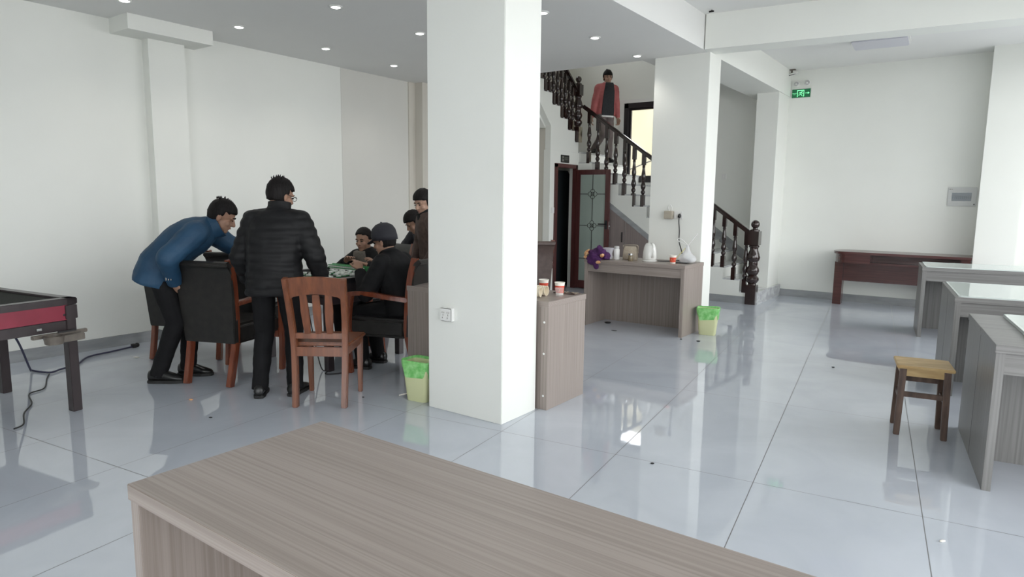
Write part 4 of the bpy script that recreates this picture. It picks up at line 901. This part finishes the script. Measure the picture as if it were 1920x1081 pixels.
def remesh(mb, voxel, smooth=4, wrinkle=0, quilt=0, seed=0):
    bm = mb.done(); me = bpy.data.meshes.new('tmp'); bm.to_mesh(me); bm.free()
    o = bpy.data.objects.new('tmp', me); C.objects.link(o)
    a = o.modifiers.new('r', 'REMESH'); a.mode = 'VOXEL'; a.voxel_size = voxel; a.use_smooth_shade = True
    if smooth: b = o.modifiers.new('s', 'SMOOTH'); b.iterations = smooth; b.factor = 0.5
    dg = bpy.context.evaluated_depsgraph_get(); dg.update()
    out = bpy.data.meshes.new_from_object(o.evaluated_get(dg)); C.objects.unlink(o); bpy.data.objects.remove(o); bpy.data.meshes.remove(me)
    if wrinkle or quilt:
        nr = [v.normal.copy() for v in out.vertices]
        for v, n in zip(out.vertices, nr):
            d = 0
            if wrinkle: d += wrinkle * (noise.noise(v.co * 9 + Vector((seed, 0, 0))) + 0.6*noise.noise(Vector((v.co.x*14, v.co.y*14, v.co.z*26)) + Vector((0, seed, 0))))
            if quilt: d += quilt * (abs(math.sin(PI * (v.co.z + 0.012*noise.noise(v.co*5)) / 0.062)) - 0.6)
            v.co += n * d
    for p in out.polygons: p.use_smooth = True
    return out
def mobj(name, me, m_, parent, label=None):
    me.name = name; me.materials.clear(); me.materials.append(m_)
    o = bpy.data.objects.new(name, me); C.objects.link(o); o.parent = parent
    if label: o['label'] = label
    return o
def ik(a, b, l1, l2, pole):
    a, b, pole = Vector(a), Vector(b), Vector(pole); d = b - a; Ln = min(d.length, (l1 + l2) * 0.999); u = d.normalized()
    x = (l1*l1 - l2*l2 + Ln*Ln) / (2*Ln); h = math.sqrt(max(l1*l1 - x*x, 0)); p = pole - u * pole.dot(u); p.normalize()
    return a + u * x + p * h, a + u * Ln

def hand(mb, wrist, d, pn, side, s=1.0, curl=0.5):
    """d: direction of the hand, pn: palm normal (towards which fingers curl), side: vector towards the thumb"""
    d = Vector(d).normalized(); pn = Vector(pn); pn = (pn - d*pn.dot(d)).normalized(); sd = d.cross(pn); sd = sd if sd.dot(Vector(side)) > 0 else -sd
    W = Vector(wrist); n = 12
    rings = []
    for t, hw, hd in ((-0.02, 0.026, 0.020), (0.0, 0.027, 0.019), (0.03, 0.038, 0.017), (0.065, 0.042, 0.015), (0.090, 0.040, 0.012)):
        rings.append([W + d*t*s + sd*math.cos(2*PI*i/n)*hw*s + pn*math.sin(2*PI*i/n)*hd*s for i in range(n)])
    mb.rings(rings)
    for k, ln in enumerate((0.070, 0.078, 0.072, 0.056)):
        p = W + d*0.085*s + sd*(0.031 - 0.0205*k)*s; a = curl * (0.8 + 0.12*k)
        for j, f in enumerate((0.46, 0.31, 0.25)):
            aa = a * (j + 0.7); q = p + (d*math.cos(aa) + pn*math.sin(aa)) * ln * f * s + sd*(0.004*(1.5 - k))*s*f
            mb.caps(p, q, (0.0088 - 0.0008*j)*s, (0.0082 - 0.0008*j)*s, 8); p = q
    p = W + d*0.025*s + sd*0.030*s
    q = p + (d*0.75 + sd*0.62 + pn*0.25).normalized()*0.042*s; mb.caps(p, q, 0.0125*s, 0.0105*s, 8)
    mb.caps(q, q + (d*0.9 + sd*0.22 + pn*0.38).normalized()*0.034*s, 0.0100*s, 0.0085*s, 8)

def person(label, loc, rz, S=1.0, pelvis=(0, 0, 0.93), lean=(5, 8), side=0, head=(0, 0), wrist=None, elbow=None, ankle=None, knee=None, foot=(0, 0),
           top='blackcloth', inner=None, inner_w=0.07, pants='trouser', skin='skin', puff=0.0, quilt=0, hem=-0.14, collar=0.05, hair='short', cap=None, glasses=False, collar_m=None, palm=None, curl=0.6, tuft=True, vis_face=True, thighk=1.0, hairline=0.0, headroll=0):
    P = lambda v: Vector(v) * S
    pel = P(pelvis)
    a0, a1 = R(lean[0]), R(lean[1])
    u0 = Vector((0, math.sin(a0), math.cos(a0))); u1 = Vector((math.sin(R(side)), math.sin(a1), math.cos(a1))).normalized()
    uh = Vector((0, math.sin(a0*0.5), math.cos(a0*0.5)))
    def sp(d): return pel + uh*d*S if d < 0 else (pel + u0*d*S if d < 0.2 else pel + u0*0.2*S + u1*(d - 0.2)*S)
    def fw(d): u = uh if d < 0 else (u0 if d < 0.12 else (u1 if d > 0.28 else (u0*(0.28 - d) + u1*(d - 0.12)).normalized())); return Vector((1, 0, 0)).cross(u) * -1
    X = Vector((1, 0, 0))
    def loft(mb, prof, n=22, fo=0.0):
        rings = []
        for d, hw, hd, off in prof:
            c = sp(d); f = fw(d)
            f = -f if f.y < 0 else f
            ring = []
            for i in range(n):
                a = 2*PI*i/n; ca, sa = math.cos(a), math.sin(a)
                e = 0.85; ca = math.copysign(abs(ca)**e, ca); sa = math.copysign(abs(sa)**e, sa)
                ring.append(c + X*ca*hw*S + f*(sa*hd + off + fo)*S)
            rings.append(ring)
        mb.rings(rings)
    sh = [sp(0.402) + X*sx*0.163*S + fw(0.4)*0.0 for sx in (-1, 1)]
    wrist = wrist or [(-0.24, 0.05, 0.80), (0.24, 0.05, 0.80)]; elbow = elbow or [(-0.5, -1, 0), (0.5, -1, 0)]
    ankle = ankle or [(-0.09, -0.02, 0.085), (0.09, 0.02, 0.085)]; knee = knee or [(0, 1, 0.1)]*2
    arms = []
    for i in (0, 1):
        e, w = ik(sh[i], P(wrist[i]), 0.285*S, 0.25*S, elbow[i]); arms.append((sh[i], e, w))
    legs = []
    for i in (0, 1):
        h = pel + X*(-1, 1)[i]*0.088*S - Vector((0, 0, 0.02*S)); k, a = ik(h, P(ankle[i]), 0.425*S, 0.41*S, knee[i]); legs.append((h, k, a))
    nb = sp(0.49); hy, hp = R(head[0]), R(head[1])
    HR = Matrix.Rotation(hy, 3, 'Z') @ Matrix.Rotation(-hp, 3, 'X') @ Matrix.Rotation(R(headroll), 3, 'Y')
    fz = HR @ Vector((0, 0, 1)); hc = nb + (u1*0.45 + Vector((0, 0.25*math.sin(a1), 0.0)) + fz*0.6).normalized()*0.108*S
    H = lambda x, y, z: hc + HR @ (Vector((x, y, z)) * S)
    # --- the body, one continuous surface
    mb = MB()
    loft(mb, [(-0.06, 0.14, 0.085, 0), (0.05, 0.135, 0.085, 0), (0.2, 0.125, 0.085, 0), (0.34, 0.15, 0.085, 0), (0.43, 0.12, 0.07, 0), (0.47, 0.06, 0.055, 0)])
    for h, k, a in legs: mb.caps(h, k, 0.075*S, 0.048*S); mb.caps(k, a, 0.048*S, 0.034*S)
    for s_, e, w in arms: mb.caps(s_, e, 0.046*S, 0.036*S); mb.caps(e, w, 0.036*S, 0.025*S)
    mb.caps(sp(0.44), H(0, -0.02, -0.05), 0.060*S, 0.054*S)
    mb.ball(H(0, -0.012, 0.035), 0.076*S, 0.094*S, 0.090*S, 18, HR); mb.ball(H(0, 0.022, -0.045), 0.060*S, 0.066*S, 0.072*S, 16, HR)
    mb.ball(H(0, 0.052, -0.090), 0.034*S, 0.032*S, 0.028*S, 12, HR)
    for sx in (-1, 1):
        mb.ball(H(sx*0.038, 0.056, -0.030), 0.026*S, 0.022*S, 0.024*S, 10, HR)
        mb.ball(H(sx*0.030, 0.074, 0.022), 0.024*S, 0.012*S, 0.010*S, 10, HR)
        mb.ball(H(sx*0.079, -0.012, -0.012), 0.008*S, 0.020*S, 0.032*S, 10, HR @ Matrix.Rotation(R(sx*18), 3, 'Z'))
    mb.caps(H(0, 0.080, 0.010), H(0, 0.100, -0.026), 0.010*S, 0.0155*S, 10); mb.ball(H(0, 0.092, -0.030), 0.019*S, 0.011*S, 0.010*S, 10, HR)
    mb.ball(H(0, 0.078, -0.060), 0.024*S, 0.012*S, 0.012*S, 10, HR)
    for i in (0, 1):
        d = (arms[i][2] - arms[i][1]).normalized(); pn = palm[i] if palm else (-(1, -1)[i] * 0.9 * -1 if False else (1, -1)[i]*0.9, 0.3, 0)
        tv = (0, 1, 0.2) if abs(d.z) > 0.6 else ((1, -1)[i]*1.0, 0.2, 0.3)
        hand(mb, arms[i][2], d, pn, tv, S, curl)
    base = Vector(loc)
    body = mobj('person', remesh(mb, 0.0055, 3), M[skin], None)
    body.location = base; body.rotation_euler = (0, 0, rz); tag(body, label, 'person')
    # --- face details
    if vis_face:
        for sx in (-1, 1):
            obj('eye', MB().ball(H(sx*0.031, 0.0815, 0.004), 0.0135*S, 0.006*S, 0.0055*S, 10, HR), M['eye'], body, smooth=True)
            obj('eyebrow', MB().tube([H(sx*0.015, 0.088, 0.023), H(sx*0.032, 0.086, 0.029), H(sx*0.050, 0.074, 0.024)], [0.003*S, 0.0045*S, 0.002*S], 6), M['hair'], body, smooth=True)
        obj('mouth', MB().tube([H(-0.022, 0.078, -0.061), H(-0.008, 0.0895, -0.058), H(0.008, 0.0895, -0.058), H(0.022, 0.078, -0.061)], [0.002*S, 0.0048*S, 0.0048*S, 0.002*S], 6), M['lips'], body, smooth=True)
    # --- hair
    mb = MB(); n, K = 30, 20; rings = []; rd = random.Random(len(label))
    for k in range(K + 1):
        ph = PI*0.5 - PI*0.86*k/K; ring = []
        for i in range(n):
            a = 2*PI*i/n; hr = math.cos(ph) if ph > 0 else 1 - 0.34*math.sin(ph)**2; v = Vector((hr*math.cos(a), hr*math.sin(a), math.sin(ph)))
            lo_f = 0.060 + hairline - 0.012*abs(v.x)*2 if v.y > 0.45 else (0.020 if v.y > 0.05 else -0.052 if hair == 'short' else -0.09)
            if v.y <= 0.45 and v.y > 0.05: lo_f = -0.03 + (v.y - 0.05)/0.4*0.085 if hair == 'short' else -0.055 + (v.y - 0.05)/0.4*0.10
            if hair == 'fringe' and v.y > 0.3: lo_f = 0.030
            r = Vector((0.0855, 0.105, 0.103)) * (0.95 if cap else 1) + Vector((1, 1, 1)) * (0.004*noise.noise(v*7 + Vector((len(label), 0, 0))) + (0.010 if hair == 'full' else 0.003))
            p = Vector((v.x*r.x, v.y*r.y - 0.014, v.z*r.z + 0.034))
            if p.z < lo_f: p = Vector((v.x*0.060, v.y*0.070 - 0.012, lo_f - 0.004))
            ring.append(H(*p))
        rings.append(ring)
    mb.rings(rings); obj('hair', mb, M['hair'], body, smooth=True)
    if hair != 'full' and not cap and tuft:
        mb = MB()
        for k in range(26):
            a = rd.uniform(0, 2*PI); q = rd.uniform(0.15, 0.75); v = Vector((math.cos(a)*q, math.sin(a)*q - 0.15, math.sqrt(max(0.05, 1 - q*q))))
            b0 = H(v.x*0.084, v.y*0.10 - 0.014, v.z*0.102 + 0.034); b1 = H(v.x*0.094 + rd.uniform(-.012, .012), v.y*0.112 - 0.014, v.z*0.114 + 0.038); mb.tube([b0, b1], [0.006*S, 0.001*S], 5)
        obj('hair_tuft', mb, M['hair'], body)
    if cap:
        mb = MB(); rings = []
        for q, z in ((1.0, 0.012), (1.03, 0.05), (0.99, 0.09), (0.84, 0.128), (0.48, 0.158), (0.05, 0.168)):
            rings.append([H(math.cos(2*PI*i/26)*0.096*q, math.sin(2*PI*i/26)*0.114*q - 0.012, z + 0.016*math.sin(2*PI*i/26)*(z < 0.06)) for i in range(26)])
        mb.rings(rings); c = obj('cap', mb, M[cap], body, smooth=True)
        mb = MB(); pb_ = [(math.cos(t)*0.080, 0.055 + math.sin(t)*0.105) for t in [PI*k/12 for k in range(13)]] + [(-0.06, 0.02), (0.06, 0.02)]
        mb.prism(pb_, lambda x, y: H(x, y, 0.048 - 1.6*x*x - 0.35*(y - 0.05)), lambda x, y: H(x, y, 0.054 - 1.6*x*x - 0.35*(y - 0.05))); obj('cap_peak', mb, M[cap], c)
        obj('cap_button', MB().ball(H(0, -0.012, 0.170), 0.008*S, None, 0.005*S, 8), M[cap], c)
    if glasses:
        g = MB()
        for sx in (-1, 1):
            g.tube([H(sx*0.033 + 0.024*math.cos(t), 0.100, 0.003 + 0.017*math.sin(t)) for t in [2*PI*k/16 for k in range(17)]], 0.0018*S, 5)
            g.tube([H(sx*0.058, 0.099, 0.006), H(sx*0.083, 0.06, 0.008), H(sx*0.086, -0.005, 0.006)], 0.0022*S, 5)
        g.tube([H(-0.010, 0.101, 0.004), H(0.010, 0.101, 0.004)], 0.0018*S, 5); obj('glasses', g, M['black'], body)
    # --- clothes
    p_ = puff
    mb = MB()
    loft(mb, [(hem, 0.178 + p_, 0.122 + p_, 0.0), (hem + 0.03, 0.182 + p_, 0.128 + p_, 0), (0.0, 0.178 + p_, 0.128 + p_, 0.004), (0.12, 0.168 + p_, 0.122 + p_, 0.006), (0.25, 0.178 + p_, 0.124 + p_, 0.004), (0.34, 0.188 + p_, 0.120 + p_, 0), (0.42, 0.168 + p_*0.7, 0.108 + p_*0.6, 0), (0.46, 0.135 + p_*0.3, 0.098, 0), (0.485, 0.105, 0.086, 0.0), (0.505, 0.080, 0.076, 0.0)])
    for s_, e, w in arms: mb.caps(sp(0.445), s_, (0.064 + p_*0.3)*S, (0.076 + p_*0.6)*S)
    for s_, e, w in arms:
        wd = (w - e).normalized()
        mb.caps(s_, e, (0.078 + p_*0.6)*S, (0.062 + p_*0.6)*S); mb.caps(e, w - wd*0.005*S, (0.062 + p_*0.6)*S, (0.042 + p_*0.4)*S, flat1=True)
    jk = mobj('jacket', remesh(mb, 0.0085, 5, 0.0055, quilt, len(label)), M[top], body)
    if collar:
        mb = MB(); f = fw(0.45); f = -f if f.y < 0 else f; n = 24; rings = []
        for d, r in ((0.440, 0.112), (0.475, 0.096), (0.485 + collar*0.5, 0.083), (0.478 + collar, 0.084), (0.478 + collar, 0.072), (0.46, 0.066)):
            rings.append([sp(d) + X*math.cos(2*PI*i/n)*r*S + f*(math.sin(2*PI*i/n)*r*0.95 + (0.01 if d > 0.47 else 0))*S - Vector((0, 0, 0.030*S*max(0, math.sin(2*PI*i/n))*(d > 0.48))) for i in range(n)])
        mb.rings(rings); obj('collar', mb, M[collar_m or top], jk, smooth='auto')
    if inner:
        mb = MB(); f = 0.0
        prof = [(hem, inner_w, 0.016), (0.0, inner_w, 0.018), (0.12, inner_w*0.95, 0.018), (0.25, inner_w*0.9, 0.018), (0.35, inner_w*0.85, 0.020), (0.42, inner_w*0.75, 0.030), (0.465, inner_w*0.66, 0.032), (0.50, inner_w*0.55, 0.028)]
        hd0 = {hem: 0.122, 0.0: 0.132, 0.12: 0.128, 0.25: 0.128, 0.35: 0.118, 0.42: 0.112, 0.465: 0.100, 0.50: 0.084}
        n = 12; rings = []
        for d, hw, ad in prof:
            c = sp(d); ff = fw(d); ff = -ff if ff.y < 0 else ff; W = 0.20 if d < 0.42 else 0.13; D_ = hd0[d] + p_; row = []
            for i in range(n + 1):
                x = -hw + 2*hw*i/n; yy = D_*math.sqrt(max(0.05, 1 - (x/W)**2)) + ad; row.append(c + X*x*S + ff*yy*S)
            row += [c + X*hw*S*0.98 + ff*(D_ - 0.03)*S, c - X*hw*S*0.98 + ff*(D_ - 0.03)*S]; rings.append(row)
        sw_ = obj('sweater', mb.rings(rings), M[inner], body, smooth='auto')
        if inner == 'darkknit':
            dn = Vector((0, 0, -0.028*S)); obj('shirt_hem', MB().rings([[p + dn for p in rings[0]], [p + Vector((0, 0, 0.004*S)) for p in rings[0]]]), M['white'], sw_)
        mb = MB(); ff = fw(0.48); ff = -ff if ff.y < 0 else ff; rings = []
        for d, r in ((0.44, 0.066), (0.505, 0.062), (0.512, 0.057), (0.45, 0.054)): rings.append([sp(d) + X*math.cos(2*PI*i/20)*r*S + ff*math.sin(2*PI*i/20)*r*S for i in range(20)])
        mb.rings(rings); obj('sweater_neck', mb, M['white' if inner == 'darkknit' else inner], body, smooth='auto')
    mb = MB(); loft(mb, [(-0.10, 0.150, 0.105, 0), (-0.04, 0.160, 0.112, 0), (0.06, 0.150, 0.106, 0)])
    for h, k, a in legs:
        kd_ = (a - k).normalized(); mb.caps(h, k, 0.094*S*thighk, 0.072*S); mb.caps(k, a + kd_*0.035*S, 0.072*S, 0.060*S, flat1=True)
    mobj('trousers', remesh(mb, 0.0085, 4, 0.005, 0, len(label) + 3), M[pants], body)
    for i, (h, k, a) in enumerate(legs):
        fo = R(foot[i]); FM = Matrix.Rotation(fo, 3, 'Z'); an = Vector((a.x, a.y, a.z - 0.085*S)); fl = max(0, an.z)
        def F(x, y, z): return an + FM @ (Vector((x, y, z)) * S)
        def ring(y, hw, z0, z1, n=12): return [F(math.cos(2*PI*q/n)*hw, y, (z0 + z1)/2 + math.sin(2*PI*q/n)*(z1 - z0)/2) for q in range(n)]
        mb = MB(); mb.rings([ring(-0.080, 0.020, 0.025, 0.060), ring(-0.072, 0.036, 0.018, 0.095), ring(-0.03, 0.041, 0.015, 0.112), ring(0.03, 0.043, 0.015, 0.105), ring(0.09, 0.047, 0.015, 0.078), ring(0.14, 0.046, 0.015, 0.060), ring(0.175, 0.034, 0.016, 0.048), ring(0.19, 0.015, 0.02, 0.036)])
        so = obj('shoe', mb, M['shoe'], body, smooth=True)
        ol = [(0, -0.088), (0.034, -0.078), (0.044, -0.03), (0.043, 0.03), (0.051, 0.09), (0.048, 0.14), (0.034, 0.185), (0, 0.20), (-0.034, 0.185), (-0.048, 0.14), (-0.051, 0.09), (-0.043, 0.03), (-0.044, -0.03), (-0.034, -0.078)]
        obj('sole', MB().prism(ol, lambda x, y: F(x, y, 0.0), lambda x, y: F(x, y, 0.024)), M['sole'], so, 0.004)
    return body, dict(H=H, sp=sp, arms=arms, jk=jk, HR=HR, hc=hc)

# man in black quilted jacket, back to the viewer
person('standing man in black quilted jacket and glasses, back to the viewer, facing the table', (-4.15, 2.815, 0), R(36), 0.965, (0.02, 0, 0.925), (4, 10), 5, (-36, 16),
       wrist=[(-0.25, 0.18, 0.86), (0.33, 0.18, 0.86)], elbow=[(-0.45, -0.9, 0), (0.45, -0.9, 0)], ankle=[(-0.12, 0.0, 0.085), (0.13, 0.06, 0.085)], foot=(12, -8),
       top='puffer', puff=0.030, quilt=0.007, hem=-0.15, collar=0.07, glasses=True, curl=1.0)
# man in blue jacket bending forward
b_, q_ = person('man in blue jacket and black trousers bending over to watch the table', (-5.18, 2.62, 0), R(-42), 1.02, (0, -0.075, 0.90), (40, 60), 0, (4, 28),
       wrist=[(-0.14, 0.60, 0.98), (0.150, 0.06, 0.77)], elbow=[(-1, 0.2, -0.5), (0.9, -0.5, 0.2)], ankle=[(-0.10, 0.06, 0.085), (0.10, -0.10, 0.085)], foot=(-12, -8),
       top='navy', puff=0.026, hem=-0.15, collar=0.08, hair='short', curl=0.5)
w_ = q_['arms'][1]; d_ = (w_[2] - w_[1])
pm = w_[1] + d_ * 0.78
mb = MB(); c0 = pm + Vector((0.078, -0.012, 0.01))
for dy in (-0.017, 0.0, 0.017): mb.tube([c0 + Vector((0, dy, -0.017)), c0 + Vector((0, dy + 0.002, 0.017))], 0.003, 5)
mb.tube([c0 + Vector((0, -0.017, 0.017)), c0 + Vector((0, 0.019, 0.019))], 0.003, 5); obj('sleeve_emblem', mb, M['tan'], q_['jk'])
# seated man in grey sweater
person('seated man in open black jacket over grey sweater, facing the viewer across the table', (-5.12, 4.66, 0), R(178), 0.93, (0, -0.02, 0.53), (10, 16), 0, (16, 10),
       wrist=[(-0.30, 0.34, 0.875), (0.12, 0.27, 0.885)], elbow=[(-1, -0.2, -0.6), (1, -0.2, -0.6)], ankle=[(-0.12, 0.36, 0.085), (0.12, 0.36, 0.085)], knee=[(0, 1, 1)]*2,
       top='blackcloth', inner='greyknit', inner_w=0.135, puff=0.016, hem=-0.04, collar=0, palm=[(0, 0.2, -1), (0, 0.2, -1)], curl=0.45, hairline=0.022, tuft=False)
# seated man in cap
person('seated man in black cap and black jacket, playing with his left hand on the table', (-3.96, 3.96, 0), R(104), 0.97, (0, 0.0, 0.56), (12, 24), 0, (4, 14),
       wrist=[(-0.16, 0.35, 0.875), (0.16, 0.36, 0.875)], elbow=[(-0.5, -0.6, -0.8), (0.5, -0.6, -0.8)], ankle=[(-0.13, 0.36, 0.085), (0.12, 0.36, 0.085)], knee=[(0, 1, 1)]*2,
       top='blackcloth', puff=0.020, hem=-0.06, collar=0.045, cap='darknavy', palm=[(0, 0.2, -1), (0, 0.2, -1)], curl=0.45)
# woman
person('standing woman with short black hair in brown top, half hidden by the front pillar', (-4.36, 4.77, 0), R(150), 0.935, (0, 0, 0.93), (6, 14), 0, (28, 20),
       wrist=[(-0.20, 0.16, 0.90), (0.20, 0.16, 0.90)], elbow=[(-1, -0.4, 0), (1, -0.4, 0)], top='brownknit', hair='full', skin='skin2', hem=-0.16, collar=0.05, collar_m='blackcloth', puff=0.012)
# person hidden behind
person('dark-haired person in black coat bending behind the man in the cap', (-4.78, 5.30, 0), R(168), 0.92, (0, -0.06, 0.88), (30, 50), 0, (-16, 36),
       wrist=[(-0.20, 0.30, 0.85), (0.20, 0.30, 0.85)], elbow=[(-1, -0.2, 0), (1, -0.2, 0)], top='darknavy', hair='full', hem=-0.16, puff=0.02)
# man on the stairs
person('man in coral red jacket and dark sweater walking down the stairs', (-5.40, 10.16, zt(11)), R(-124), 0.915, (0.0, -0.03, 0.955), (2, 3), -4, (-14, 8),
       wrist=[(-0.23, 0.06, 0.80), (0.25, -0.06, 0.80)], elbow=[(-0.6, -1, 0), (0.6, -1, 0)], ankle=[(-0.08, 0.02, 0.085), (0.10, -0.22, 0.085 + RISE/0.915 + 0.02)], knee=[(0, 1, 0.2)]*2,
       top='coral', inner='darkknit', inner_w=0.122, pants='grape', skin='skin2', hem=-0.09, collar=0.03, puff=0.004, hair='fringe')
